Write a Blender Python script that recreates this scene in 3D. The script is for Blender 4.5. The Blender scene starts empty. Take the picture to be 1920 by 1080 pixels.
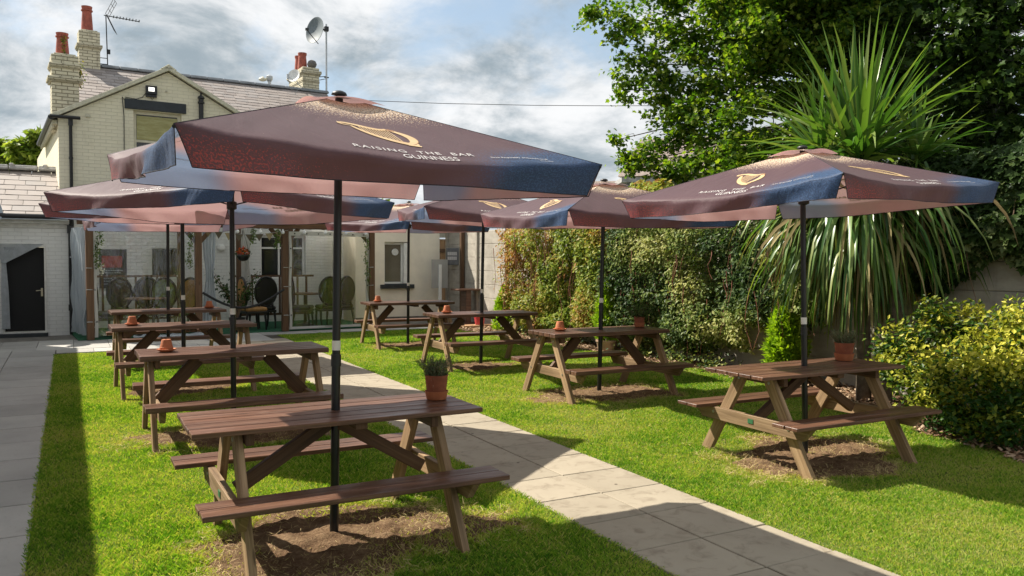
import bpy, bmesh, math, random
import numpy as np
from mathutils import Vector, Matrix, Euler
R = math.radians
random.seed(7)
rng = np.random.default_rng(11)
SC = bpy.context.scene
COL = SC.collection
# ------------------------------------------------------------------ view geometry (metres, Y runs away along the path)
CAM_F, CAM_PITCH, CAM_YAW, CAM_ROLL, CAM_H = 1528.7, R(2.208), R(28.53), R(0.29), 1.605
_c, _s = math.cos(CAM_YAW), math.sin(CAM_YAW)
FWD = Vector((_s*math.cos(CAM_PITCH), _c*math.cos(CAM_PITCH), -math.sin(CAM_PITCH)))
_r0 = Vector((_c, -_s, 0)); _u0 = _r0.cross(FWD)
RGT = math.cos(CAM_ROLL)*_r0 + math.sin(CAM_ROLL)*_u0
UPV = -math.sin(CAM_ROLL)*_r0 + math.cos(CAM_ROLL)*_u0
EYE = Vector((0, 0, CAM_H))
def at(px, py, depth):
    """world point seen at photo pixel (1920x1080) at a given depth along the view"""
    return EYE + FWD*depth + RGT*((px-960)/CAM_F*depth) + UPV*((540-py)/CAM_F*depth)

# ------------------------------------------------------------------ tagging and objects
def tag(o, label=None, cat=None, group=None, kind=None):
    if label: o['label'] = label
    if cat: o['category'] = cat
    if group: o['group'] = group
    if kind: o['kind'] = kind
    return o
def thing(name, label, cat, loc=(0, 0, 0), rz=0.0, group=None):
    o = bpy.data.objects.new(name, None); COL.objects.link(o)
    o.empty_display_size = .2
    o.location = loc; o.rotation_euler = (0, 0, rz)
    return tag(o, label, cat, group)
KIDS = {}
def copy_tree(o, parent=None):
    c = o.copy(); COL.objects.link(c)
    if parent is not None:
        c.parent = parent; KIDS.setdefault(parent.name, []).append(c)
    for ch in list(KIDS.get(o.name, [])):
        copy_tree(ch, c)
    return c

class MB:
    """collects boxes, beams, tubes and lathes and links them as one mesh object"""
    def __init__(s): s.v = []; s.f = []; s.uv = []; s.m = []
    def face(s, idx, uvs=None, mi=0):
        s.f.append(tuple(idx)); s.m.append(mi)
        s.uv.append(uvs if uvs else [(s.v[i][0]+s.v[i][1], s.v[i][2]) for i in idx])
    def quad(s, a, b, c, d, uvs=None, mi=0):
        n = len(s.v); s.v += [tuple(a), tuple(b), tuple(c), tuple(d)]
        s.face((n, n+1, n+2, n+3), uvs, mi)
    def box(s, c, size, M=None, mi=0, uo=None):
        """box with metric UVs: u along the horizontal run, v up"""
        hx, hy, hz = size[0]/2, size[1]/2, size[2]/2
        P = [Vector((x, y, z)) for x in (-hx, hx) for y in (-hy, hy) for z in (-hz, hz)]
        n = len(s.v); c = Vector(c)
        for p in P:
            q = (M @ p if M else p) + c; s.v.append(tuple(q))
        a, b = uo if uo else (0, 0)
        F = [((0, 1, 3, 2), 1), ((4, 6, 7, 5), 1), ((0, 4, 5, 1), 0), ((2, 3, 7, 6), 0), ((0, 2, 6, 4), 2), ((1, 5, 7, 3), 2)]
        for f, ax in F:
            uv = []
            for i in f:
                p = P[i]
                if ax == 1: t = (p.y+a+(c.y if not uo else 0), p.z+b+(c.z if not uo else 0))
                elif ax == 0: t = (p.x+a+(c.x if not uo else 0), p.z+b+(c.z if not uo else 0))
                else: t = (p.x+a, p.y+b)
                uv.append(t)
            s.face([n+i for i in f], uv, mi)
    def beam(s, p0, p1, w, h, up=(0, 0, 1), mi=0, cut0=0.0, cut1=0.0):
        """bar from p0 to p1; u runs along the grain.  cut0/cut1 slide the top edge to make sloping ends"""
        p0, p1 = Vector(p0), Vector(p1); d = (p1-p0); L = d.length; d.normalize()
        up = Vector(up); side = d.cross(up)
        if side.length < 1e-4: side = d.cross(Vector((1, 0, 0)))
        side.normalize(); up = side.cross(d)
        n = len(s.v); off = random.uniform(0, 40); ov = random.uniform(0, 40)
        for q, e, cu in ((p0, 0, cut0), (p1, L, cut1)):
            for a, b in ((-1, -1), (1, -1), (1, 1), (-1, 1)):
                s.v.append(tuple(q + side*(a*w/2) + up*(b*h/2) + d*(cu*b)))
        per = [0, w, w+h, 2*w+h]
        for k in range(4):
            k2 = (k+1) % 4; a0 = per[k]+ov; a1 = a0 + (w if k % 2 == 0 else h)
            s.face((n+k, n+4+k, n+4+k2, n+k2), [(off, a0), (off+L, a0), (off+L, a1), (off, a1)], mi)
        s.face((n, n+1, n+2, n+3), [(off, ov), (off, ov+w), (off+h*.2, ov+w), (off+h*.2, ov)], mi)
        s.face((n+7, n+6, n+5, n+4), [(off, ov), (off, ov+w), (off+h*.2, ov+w), (off+h*.2, ov)], mi)
    def tube(s, pts, r, n=8, mi=0, cap=True):
        pts = [Vector(p) for p in pts]; rs = r if isinstance(r, (list, tuple)) else [r]*len(pts)
        base = len(s.v); prev = None; L = 0
        for i, p in enumerate(pts):
            d = (pts[min(i+1, len(pts)-1)]-pts[max(i-1, 0)])
            if d.length < 1e-9: d = Vector((0, 0, 1))
            d.normalize()
            if prev is None:
                x = d.orthogonal().normalized()
            else:
                x = prev - d*prev.dot(d)
                x = x.normalized() if x.length > 1e-6 else d.orthogonal().normalized()
            prev = x; y = d.cross(x)
            for k in range(n):
                a = 2*math.pi*k/n
                s.v.append(tuple(p + (x*math.cos(a)+y*math.sin(a))*rs[i]))
        for i in range(len(pts)-1):
            l2 = L+(pts[i+1]-pts[i]).length
            for k in range(n):
                k2 = (k+1) % n; a = base+i*n
                u0, u1 = k/n*.3, (k+1)/n*.3
                s.face((a+k, a+k2, a+n+k2, a+n+k), [(L, u0), (L, u1), (l2, u1), (l2, u0)], mi)
            L = l2
        if cap:
            e = base+(len(pts)-1)*n
            s.face([base+k for k in range(n-1, -1, -1)], None, mi); s.face([e+k for k in range(n)], None, mi)
    def lathe(s, prof, n=24, c=(0, 0, 0), mi=0, M=None):
        base = len(s.v); c = Vector(c)
        for r, z in prof:
            for k in range(n):
                a = 2*math.pi*k/n; p = Vector((r*math.cos(a), r*math.sin(a), z))
                s.v.append(tuple((M @ p if M else p)+c))
        for i in range(len(prof)-1):
            for k in range(n):
                k2 = (k+1) % n; a = base+i*n
                s.face((a+k, a+k2, a+n+k2, a+n+k), [(k/n, prof[i][1]), ((k+1)/n, prof[i][1]), ((k+1)/n, prof[i+1][1]), (k/n, prof[i+1][1])], mi)
    def prism(s, poly, d, mi=0):
        """closed polygon (list of 3d points) pushed along vector d"""
        n = len(s.v); k = len(poly); d = Vector(d)
        s.v += [tuple(p) for p in poly]+[tuple(Vector(p)+d) for p in poly]
        s.face(list(range(n+k-1, n-1, -1)), None, mi); s.face([n+k+i for i in range(k)], None, mi)
        for i in range(k):
            j = (i+1) % k; s.face((n+i, n+j, n+k+j, n+k+i), None, mi)
    def build(s, name, mat, parent=None, loc=None, smooth=False, bevel=0.0, autosmooth=None):
        me = bpy.data.meshes.new(name)
        me.from_pydata(s.v, [], s.f)
        ul = me.uv_layers.new(name='UVMap')
        flat = [c for uv in s.uv for t in uv for c in t]
        ul.data.foreach_set('uv', flat)
        mats = mat if isinstance(mat, (list, tuple)) else [mat]
        for m in mats: me.materials.append(m)
        me.polygons.foreach_set('material_index', s.m)
        if bevel:
            bm = bmesh.new(); bm.from_mesh(me)
            bmesh.ops.bevel(bm, geom=list(bm.edges), offset=bevel, segments=1, affect='EDGES', profile=.6, clamp_overlap=True)
            bm.to_mesh(me); bm.free()
        if smooth: me.shade_smooth()
        if autosmooth: me.set_sharp_from_angle(angle=R(autosmooth))
        me.update()
        return link(name, me, parent, loc)
def link(name, me, parent=None, loc=None):
    o = bpy.data.objects.new(name, me); COL.objects.link(o)
    if parent is not None:
        o.parent = parent; KIDS.setdefault(parent.name, []).append(o)
    if loc is not None: o.location = loc
    return o
def struct(o): o['kind'] = 'structure'; return o

# ------------------------------------------------------------------ material helpers
MATS = {}
class NT:
    def __init__(s, name):
        s.m = bpy.data.materials.new(name); s.m.use_nodes = True
        s.t = s.m.node_tree; s.t.nodes.clear()
        s.out = s.n('ShaderNodeOutputMaterial')
    def n(s, typ, **kw):
        nd = s.t.nodes.new(typ)
        for k, v in kw.items(): setattr(nd, k, v)
        return nd
    def l(s, a, b): s.t.links.new(a, b)
    def val(s, sock, v):
        if hasattr(v, 'is_linked') or hasattr(v, 'links'): s.l(v, sock)
        else: sock.default_value = v
    def coord(s, which='Object'): return s.n('ShaderNodeTexCoord').outputs[which]
    def mapping(s, vec, scale=(1, 1, 1), loc=(0, 0, 0), rot=(0, 0, 0)):
        mp = s.n('ShaderNodeMapping'); s.l(vec, mp.inputs[0])
        mp.inputs['Scale'].default_value = scale; mp.inputs['Location'].default_value = loc; mp.inputs['Rotation'].default_value = rot
        return mp.outputs[0]
    def noise(s, vec, scale=5, detail=4, rough=.55, dist=0.0, out=0):
        nd = s.n('ShaderNodeTexNoise'); s.l(vec, nd.inputs['Vector'])
        nd.inputs['Scale'].default_value = scale; nd.inputs['Detail'].default_value = detail
        nd.inputs['Roughness'].default_value = rough; nd.inputs['Distortion'].default_value = dist
        return nd.outputs[out]
    def ramp(s, fac, stops, interp='LINEAR'):
        nd = s.n('ShaderNodeValToRGB'); s.val(nd.inputs[0], fac); cr = nd.color_ramp; cr.interpolation = interp
        while len(cr.elements) < len(stops): cr.elements.new(.5)
        for e, (p, c) in zip(cr.elements, stops):
            e.position = p; e.color = (*c, 1) if len(c) == 3 else c
        return nd.outputs[0]
    def mix(s, fac, a, b, mode='MIX'):
        nd = s.n('ShaderNodeMix', data_type='RGBA', blend_type=mode)
        s.val(nd.inputs[0], fac)
        for sock, v in ((nd.inputs[6], a), (nd.inputs[7], b)):
            if isinstance(v, (tuple, list)): sock.default_value = (*v, 1) if len(v) == 3 else v
            else: s.l(v, sock)
        return nd.outputs[2]
    def math(s, op, a, b=0.0, c=0.0, clamp=False):
        nd = s.n('ShaderNodeMath', operation=op, use_clamp=clamp)
        s.val(nd.inputs[0], a); s.val(nd.inputs[1], b); s.val(nd.inputs[2], c)
        return nd.outputs[0]
    def smooth(s, x, lo, hi, a=0.0, b=1.0):
        nd = s.n('ShaderNodeMapRange', interpolation_type='SMOOTHSTEP')
        s.val(nd.inputs[0], x); nd.inputs[1].default_value = lo; nd.inputs[2].default_value = hi
        nd.inputs[3].default_value = a; nd.inputs[4].default_value = b
        return nd.outputs[0]
    def sep(s, vec):
        nd = s.n('ShaderNodeSeparateXYZ'); s.l(vec, nd.inputs[0]); return nd.outputs
    def comb(s, x, y, z=0.0):
        nd = s.n('ShaderNodeCombineXYZ')
        for k, v in enumerate((x, y, z)): s.val(nd.inputs[k], v)
        return nd.outputs[0]
    def bump(s, h, strength=.3, dist=.01, normal=None):
        nd = s.n('ShaderNodeBump'); s.val(nd.inputs['Height'], h)
        nd.inputs['Strength'].default_value = strength; nd.inputs['Distance'].default_value = dist
        if normal is not None: s.l(normal, nd.inputs['Normal'])
        return nd.outputs[0]
    def bsdf(s, color, rough=.6, metal=0.0, spec=.5, normal=None, **kw):
        b = s.n('ShaderNodeBsdfPrincipled')
        if isinstance(color, (tuple, list)): b.inputs['Base Color'].default_value = (*color, 1)
        else: s.l(color, b.inputs['Base Color'])
        s.val(b.inputs['Roughness'], rough); b.inputs['Metallic'].default_value = metal
        b.inputs['Specular IOR Level'].default_value = spec
        if normal is not None: s.l(normal, b.inputs['Normal'])
        for k, v in kw.items(): s.val(b.inputs[k], v)
        return b.outputs[0]
    def finish(s, shader):
        s.l(shader, s.out.inputs[0]); MATS[s.m.name] = s.m; return s.m

def simple(name, color, rough=.6, metal=0, spec=.5, vary=.12, scale=8, bump=0.0):
    t = NT(name); co = t.coord('Object')
    n = t.noise(co, scale, 5, .6)
    k = t.smooth(n, .3, .7, 1-vary, 1+vary)
    c = t.mix(1.0, (*color, 1), t.comb(k, k, k), 'MULTIPLY')
    nr = t.bump(t.noise(co, scale*6, 4), bump, .005) if bump else None
    return t.finish(t.bsdf(c, rough, metal, spec, nr))

def wood(name, c_dark, c_mid, c_light, rough=.5, scale=1.0, wear=.35, spec=.4, wearcol=None):
    """stained or weathered timber; grain runs along UV.x"""
    t = NT(name); uv = t.coord('UV')
    g = t.noise(t.mapping(uv, (2.2*scale, 60*scale, 1)), 1, 6, .62, .6)
    g2 = t.noise(t.mapping(uv, (.9*scale, 14*scale, 1), (3, 7, 0)), 1, 4, .55, 1.2)
    big = t.noise(t.mapping(uv, (1.3, 5, 1), (9, 2, 0)), 1, 3)
    f = t.math('ADD', t.math('MULTIPLY', g, .6), t.math('MULTIPLY', g2, .4))
    c = t.ramp(f, [(.30, c_dark), (.5, c_mid), (.70, c_light)])
    w = t.math('MULTIPLY', t.smooth(t.noise(t.mapping(uv, (7, 26, 1), (5, 1, 0)), 1, 6, .75), .60, .72), t.smooth(big, .35, .7))
    c = t.mix(t.math('MULTIPLY', w, wear), c, wearcol or c_light)
    knot = t.n('ShaderNodeTexVoronoi'); t.l(t.mapping(uv, (1.6, 7, 1)), knot.inputs['Vector']); knot.inputs['Scale'].default_value = 1.0
    kd = t.smooth(knot.outputs['Distance'], .03, .10)
    c = t.mix(kd, c_dark, c)
    pk = t.smooth(t.noise(t.mapping(uv, (.015, .9, 1), (4, 4, 0)), 1, 1), .3, .7, .72, 1.22); c = t.mix(1.0, c, t.comb(pk, pk, pk), 'MULTIPLY')
    nr = t.bump(f, .45, .005)
    rr = t.smooth(t.noise(t.mapping(uv, (3, 12, 1)), 1, 4), .3, .7, rough-.1, rough+.12)
    return t.finish(t.bsdf(c, rr, 0, spec, nr))

def brick(name, col, mort, bw=.215, bh=.075, vary=.06, rough=.75, bumps=.5, stain=(.25, .22, .16), stainamt=.35, msize=.008):
    """painted brickwork on metric UVs"""
    t = NT(name); uv = t.coord('UV')
    wob = t.noise(uv, 3, 3, out=1)
    v2 = t.n('ShaderNodeVectorMath', operation='MULTIPLY_ADD'); t.l(wob, v2.inputs[0]); v2.inputs[1].default_value = (.012, .012, 0); t.l(uv, v2.inputs[2])
    b = t.n('ShaderNodeTexBrick'); t.l(v2.outputs[0], b.inputs['Vector'])
    b.inputs['Scale'].default_value = 1; b.inputs['Brick Width'].default_value = bw; b.inputs['Row Height'].default_value = bh
    b.inputs['Mortar Size'].default_value = msize; b.inputs['Mortar Smooth'].default_value = .5; b.inputs['Bias'].default_value = 0
    b.inputs['Color1'].default_value = (*[x*(1-vary) for x in col], 1); b.inputs['Color2'].default_value = (*[min(1, x*(1+vary)) for x in col], 1)
    b.inputs['Mortar'].default_value = (*mort, 1)
    st = t.smooth(t.noise(t.mapping(uv, (1.2, .35, 1)), 2.2, 6, .65), .52, .78)
    c = t.mix(t.math('MULTIPLY', st, stainamt), b.outputs[0], stain)
    sp = t.smooth(t.noise(uv, 26, 5, .7), .66, .76)
    c = t.mix(t.math('MULTIPLY', sp, .5*stainamt), c, [x*.45 for x in stain])
    h = t.math('ADD', t.math('MULTIPLY', b.outputs['Fac'], -1.0), t.math('MULTIPLY', t.noise(uv, 60, 4), .35))
    return t.finish(t.bsdf(c, rough, 0, .3, t.bump(h, bumps, .012)))

def leafmat(name, cols, trans=.35, rough=.45, transcol=None, spec=.15):
    """foliage: colour picked per leaf from the 'tint' attribute"""
    t = NT(name); a = t.n('ShaderNodeAttribute', attribute_name='tint')
    k = len(cols)
    c = t.ramp(a.outputs['Fac'], [(i/(k-1) if k > 1 else 0, c) for i, c in enumerate(cols)])
    p = t.bsdf(c, rough, 0, spec)
    tr = t.n('ShaderNodeBsdfTranslucent')
    tc = t.mix(1.0, c, transcol or (1.5, 1.6, .7), 'MULTIPLY'); t.l(tc, tr.inputs[0])
    ms = t.n('ShaderNodeMixShader'); ms.inputs[0].default_value = trans
    t.l(p, ms.inputs[1]); t.l(tr.outputs[0], ms.inputs[2])
    return t.finish(ms.outputs[0])
# ------------------------------------------------------------------ numpy helpers
def vnoise(x, y, scale, seed):
    r = np.random.default_rng(seed); T = r.random((64, 64))
    X = x*scale; Y = y*scale; xi = np.floor(X).astype(int); yi = np.floor(Y).astype(int)
    fx = X-xi; fy = Y-yi; fx = fx*fx*(3-2*fx); fy = fy*fy*(3-2*fy)
    g = lambda i, j: T[i % 64, j % 64]
    return (g(xi, yi)*(1-fx)+g(xi+1, yi)*fx)*(1-fy)+(g(xi, yi+1)*(1-fx)+g(xi+1, yi+1)*fx)*fy
def np_mesh(name, V, F, tint, mat, parent=None):
    """V (N,3), F (M,k) int, tint (N,) stored as the point attribute 'tint'"""
    me = bpy.data.meshes.new(name); V = np.asarray(V, np.float32); F = np.asarray(F, np.int32)
    k = F.shape[1]
    me.vertices.add(len(V)); me.vertices.foreach_set('co', V.ravel())
    me.loops.add(F.size); me.loops.foreach_set('vertex_index', F.ravel())
    me.polygons.add(len(F)); me.polygons.foreach_set('loop_start', np.arange(0, F.size, k, dtype=np.int32))
    me.update(calc_edges=True)
    a = me.attributes.new('tint', 'FLOAT', 'POINT'); a.data.foreach_set('value', np.asarray(tint, np.float32))
    me.materials.append(mat); me.shade_flat()
    return link(name, me, parent)
def rand_unit(n):
    v = rng.normal(size=(n, 3)); return v/np.linalg.norm(v, axis=1)[:, None]
RHOMB = (np.array([(0, 0, 0), (.28, .45, .06), (0, .5, -.03), (-.28, .45, .06), (0, 1, -.06)], float),
         np.array([(0, 1, 2), (0, 2, 3), (1, 4, 2), (2, 4, 3)]))
def lobed():
    # five pointed lobes, sycamore / ivy like
    pts = [(0, 0, 0)]
    out = [(0, -.02), (.20, .05), (.46, .06), (.34, .28), (.56, .52), (.28, .56), (0, 1.0), (-.28, .56), (-.56, .52), (-.34, .28), (-.46, .06), (-.20, .05)]
    V = [(0, .34, -.05)]+[(x, y, .05*abs(x)*2+(-.05 if y > .8 else 0)) for x, y in out]
    n = len(out)
    return np.array(V, float), np.array([(0, 1+i, 1+(i+1) % n) for i in range(n)])
LOBED = lobed()
def leaves(name, P, size, mat, shape=RHOMB, tint=None, normal=None, nrand=.8, down=0.0, parent=None, axis=None):
    """scatter leaf-shaped faces at points P; normal = preferred facing (N,3) or None"""
    n = len(P); tv, tf = shape
    nr = rand_unit(n)
    if normal is not None: nr = nr*nrand+normal
    nr /= np.linalg.norm(nr, axis=1)[:, None]+1e-9
    ax = rand_unit(n) if axis is None else axis+rand_unit(n)*.5
    ax[:, 2] -= down
    ax -= nr*np.sum(ax*nr, 1)[:, None]; ax /= np.linalg.norm(ax, axis=1)[:, None]+1e-9
    sd = np.cross(ax, nr)
    size = np.broadcast_to(np.asarray(size, float), (n,))
    V = P[:, None, :]+size[:, None, None]*(tv[None, :, 0, None]*sd[:, None]+tv[None, :, 1, None]*ax[:, None]+tv[None, :, 2, None]*nr[:, None])
    F = tf[None]+(np.arange(n)*len(tv))[:, None, None]
    tint = rng.random(n) if tint is None else tint
    return np_mesh(name, V.reshape(-1, 3), F.reshape(-1, 3), np.repeat(tint, len(tv)), mat, parent)

# ------------------------------------------------------------------ layout
TABLES = [  # x, y, turn, kind, z
    ('L1', 1.307, 4.513, 0.000, 'A', 0), ('L2', 1.295, 7.649, .001, 'B', -.02), ('L3', 1.194, 10.416, .026, 'B', 0), ('L4', 1.300, 13.219, .041, 'B', 0),
    ('R1', 5.236, 4.629, -.011, 'A', 0), ('R2', 5.474, 7.905, -.020, 'B', -.03), ('R3', 5.311, 10.722, -.031, 'B', 0), ('R4', 5.367, 13.803, -.040, 'B', 0)]
PATH_L, PATH_R, PAVE = 2.66, 3.665, -.215
BED = [(-4, 5.2), (1.0, 5.9), (2.4, 6.25), (3.67, 6.6), (5.0, 7.02), (6.45, 7.7), (9.1, 7.87), (11, 7.75), (13, 7.7), (14.6, 7.6), (16.6, 7.4)]
def bed_x(y): return np.interp(y, [b[0] for b in BED], [b[1] for b in BED])+.06*np.sin(np.asarray(y)*5.1)+.03*np.sin(np.asarray(y)*13)
LAWN_L_END, LAWN_R_END = 14.85, 16.55

# ------------------------------------------------------------------ ground materials
t = NT('lawn_earth'); co = t.coord('Object')
n1 = t.noise(co, 9, 6, .65); n2 = t.noise(co, 160, 3, .6)
c = t.ramp(n1, [(.3, (.06, .10, .02)), (.55, (.11, .16, .03)), (.75, (.19, .20, .06))])
c = t.mix(t.smooth(n2, .35, .65), t.mix(1.0, c, (.5, .5, .5), 'MULTIPLY'), c)
t.finish(t.bsdf(c, .95, 0, .1, t.bump(n2, .6, .01)))
t = NT('bare_soil'); co = t.coord('Object')
n1 = t.noise(co, 7, 7, .7); n2 = t.noise(co, 70, 5, .7)
c = t.ramp(n1, [(.28, (.085, .048, .028)), (.5, (.18, .11, .062)), (.72, (.32, .215, .125))])
c = t.mix(t.smooth(n2, .5, .72), c, (.30, .21, .12)); c = t.mix(t.smooth(n2, .42, .25), c, (.06, .035, .02))
t.finish(t.bsdf(c, .95, 0, .1, t.bump(t.math('ADD', n1, n2), .9, .03)))
t = NT('paving'); co = t.coord('Object')
at_ = t.n('ShaderNodeAttribute', attribute_name='tint')
big = t.noise(co, 1.7, 6, .62); fine = t.noise(co, 90, 4, .7); mid = t.noise(co, 7, 5, .65, 1.0)
c = t.ramp(big, [(.3, (.285, .245, .185)), (.7, (.345, .30, .228))])
c = t.mix(t.smooth(mid, .48, .74, 0, .65), c, (.175, .14, .10))
c = t.mix(t.smooth(fine, .6, .75, 0, .35), c, (.25, .22, .18))
sp = t.n('ShaderNodeTexVoronoi'); t.l(co, sp.inputs['Vector']); sp.inputs['Scale'].default_value = 3.4
c = t.mix(t.smooth(sp.outputs['Distance'], .035, .05), (.07, .055, .04), c)
k = t.smooth(at_.outputs['Fac'], 0, 1, .94, 1.06); c = t.mix(1.0, c, t.comb(k, k, k), 'MULTIPLY')
t.finish(t.bsdf(c, .85, 0, .25, t.bump(fine, .25, .004)))
t = NT('grey_paving'); co = t.coord('Object')
at_ = t.n('ShaderNodeAttribute', attribute_name='tint')
big = t.noise(co, 1.3, 6, .62); fine = t.noise(t.mapping(co, (60, 14, 60)), 1, 4, .7); mid = t.noise(co, 5, 5, .65)
c = t.ramp(big, [(.3, (.31, .30, .28)), (.7, (.40, .385, .36))])
c = t.mix(t.smooth(mid, .55, .8, 0, .5), c, (.21, .195, .17)); c = t.mix(t.smooth(fine, .55, .75, 0, .3), c, (.22, .21, .19))
k = t.smooth(at_.outputs['Fac'], 0, 1, .85, 1.1); c = t.mix(1.0, c, t.comb(k, k, k), 'MULTIPLY')
t.finish(t.bsdf(c, .85, 0, .25, t.bump(fine, .25, .004)))
simple('joint_dirt', (.05, .042, .03), .95, vary=.4, scale=30)
simple('dark_concrete', (.17, .155, .135), .9, vary=.3, scale=5, bump=.3)
simple('far_ground', (.10, .11, .06), .95, vary=.3, scale=.8)
leafmat('grass_blades', [(.48, .42, .18), (.34, .42, .075), (.185, .325, .036), (.095, .225, .022), (.040, .125, .013)], .40, .45, (1.45, 1.5, .45), spec=.12)
leafmat('straw', [(.66, .52, .28), (.52, .39, .20), (.34, .24, .12), (.55, .50, .20)], .15, .7)
leafmat('bark_chips', [(.13, .075, .045), (.25, .15, .09), (.38, .27, .17), (.50, .39, .28)], 0.0, .85, spec=.15)

# ------------------------------------------------------------------ ground sheets
def sheet(name, pts, z, mat):
    m = MB(); n = len(pts); m.v = [(x, y, z) for x, y in pts]; m.face(list(range(n)), None)
    return struct(m.build(name, mat))
g = MB(); g.quad((-150, -60, -.06), (150, -60, -.06), (150, 220, -.06), (-150, 220, -.06)); struct(g.build('ground', MATS['far_ground']))
def lawn_grid():
    m = MB(); h = .25
    def strip(y0, y1, fx0, fx1, nx):
        ys = np.arange(y0, y1+1e-6, h)
        base = len(m.v)
        for y in ys:
            a, b = fx0(y), fx1(y)
            for i in range(nx+1): m.v.append((a+(b-a)*i/nx, y, 0.0))
        for j in range(len(ys)-1):
            for i in range(nx):
                k = base+j*(nx+1)+i; m.face((k, k+1, k+nx+2, k+nx+1), None)
    strip(-4, LAWN_L_END+.15, lambda y: PAVE+.005, lambda y: PATH_L-.01, 6)
    strip(-4, LAWN_R_END+.2, lambda y: PATH_R+.01, lambda y: float(bed_x(y)), 8)
    return struct(m.build('lawn', MATS['lawn_earth']))
lawn_grid()
sheet('mulch_bed', [(float(bed_x(y))-.03, float(y)) for y in np.linspace(-4, 16.6, 60)]+[(8.9, 16.6), (8.9, -4)], .006, MATS['bare_soil'])
sheet('joint_bed', [(-1.9, -4), (PAVE, -4), (PAVE, 15.5), (PATH_L-.01, 15.5), (PATH_L-.01, -4), (PATH_R+.01, -4), (PATH_R+.01, 16.4), (9.0, 16.4), (9.0, 21), (-3.4, 21), (-3.4, 15.5), (-1.9, 15.5)], -.012, MATS['joint_dirt'])
def slabs(name, cells, mat, z=.0, th=.04):
    V = []; F = []; T = []
    for x0, y0, x1, y1 in cells:
        n = len(V); e = .004; dz = rng.uniform(-.0012, .0012)
        tl = rng.uniform(-.0015, .0015)
        zt = z+dz
        V += [(x0, y0, zt-th), (x1, y0, zt-th), (x1, y1, zt-th), (x0, y1, zt-th),
              (x0, y0, zt-e), (x1, y0, zt-e), (x1, y1, zt-e), (x0, y1, zt-e),
              (x0+e, y0+e, zt), (x1-e, y0+e, zt+tl), (x1-e, y1-e, zt+tl), (x0+e, y1-e, zt)]
        for a in (0, 4):
            for i in range(4):
                j = (i+1) % 4; F.append((n+a+i, n+a+j, n+a+4+j, n+a+4+i))
        F.append((n+8, n+9, n+10, n+11)); T += [rng.random()]*12
    return struct(np_mesh(name, V, F, T, mat))
cells = []
y = -3.93
while y < 15.6:
    cells += [(PATH_L, y+.005, 3.149, y+.492), (3.161, y+.005, PATH_R, y+.492)]; y += .497
slabs('path', cells, MATS['paving'], .006)
cells = []; y = -4.0
while y < 15.4:
    for x0, x1 in ((PAVE-.62, PAVE), (PAVE-1.25, PAVE-.63), (PAVE-1.7, PAVE-1.26)):
        cells.append((x0, y+.006, x1, y+.658))
    y += .668
slabs('pavement', cells, MATS['grey_paving'], .008)
cells = []
for k in range(22):
    x = -3.3+k*.56
    for y0, y1 in ((15.62, 16.18), (16.19, 16.75), (16.76, 17.3)):
        if x > 3.66-.3 and y0 < 16.5: continue
        cells.append((x, y0, x+.553, y1))
for x0 in np.arange(.0, 2.6, .553): cells.append((x0-.2, 15.05, x0+.347, 15.6))
slabs('terrace', cells, MATS['grey_paving'], .007)
sheet('yard', [(-3.4, 17.31), (-3.4, 19.5), (9.2, 24), (9.2, 17.31)], .002, MATS['dark_concrete'])

# ------------------------------------------------------------------ worn soil under the tables
def dirt_val(x, y):
    d = np.full(np.shape(x), 9.0)
    for i, (k, tx, ty, tr, kd, tz) in enumerate(TABLES):
        c_, s_ = math.cos(tr), math.sin(tr); dx, dy = x-tx, y-ty
        u = c_*dx+s_*dy; v = -s_*dx+c_*dy
        sc_ = 1.0 if k in ('L1', 'R1') else (.92 if k in ('R2', 'L2') else .72)
        d = np.minimum(d, np.sqrt((u/(.86*sc_))**2+((v+.10)/(.56*sc_))**2))
    return d+(vnoise(x, y, 2.6, 5)-.5)*.85+(vnoise(x, y, 9, 6)-.5)*.5
for i, (k, tx, ty, tr, kd, tz) in enumerate(TABLES):
    n = 120; xs = np.linspace(tx-1.25, tx+1.25, n); ys = np.linspace(ty-.95, ty+.8, n)
    X, Y = np.meshgrid(xs, ys, indexing='ij'); D = dirt_val(X, Y)
    Z = np.where(D < 1.12, .004+(.030*np.clip(1.12-D, 0, 1)*vnoise(X, Y, 6, 9)+.014*vnoise(X, Y, 17, 3)**2+.014*vnoise(X, Y, 39, 12)**2)*np.clip((1.12-D)*3, 0, 1), -.02)
    m = MB(); m.v = [tuple(p) for p in np.stack([X, Y, Z], -1).reshape(-1, 3)]
    for a in range(n-1):
        for b in range(n-1):
            if D[a:a+2, b:b+2].min() < 1.1:
                q = a*n+b; m.face((q, q+n, q+n+1, q+1), None)
    struct(m.build('bare_soil', MATS['bare_soil'], smooth=True))

# ------------------------------------------------------------------ grass
def in_view(X, Y, Z, mx=.10, my=.12):
    P = np.stack([X, Y, Z-CAM_H], -1)
    dz = P @ np.array(FWD); u = (P @ np.array(RGT))/dz*CAM_F/960; v = (P @ np.array(UPV))/dz*CAM_F/540
    return (dz > .5) & (np.abs(u) < 1+mx*2) & (np.abs(v) < 1+my*2), dz
def blades(n, xr, yr, dens_far):
    X = rng.uniform(xr[0], xr[1], n); Y = rng.uniform(yr[0], yr[1], n)
    ok, dz = in_view(X, Y, np.zeros(n))
    left = (X > PAVE-.015) & (X < PATH_L+.012) & (Y < LAWN_L_END+.04*np.sin(X*17))
    right = (X > PATH_R-.012) & (X < bed_x(Y)) & (Y < LAWN_R_END+.08*np.sin(X*7)) & (Y > -3)
    keep = ok & (left | right); keep &= rng.random(n) < np.clip((5.2/np.maximum(dz, .1))**1.15, dens_far, 1)
    return X[keep], Y[keep], dz[keep]
X, Y, DZ = blades(1750000, (-.25, 8.0), (1.6, 16.8), .20)
D = dirt_val(X, Y)
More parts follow.
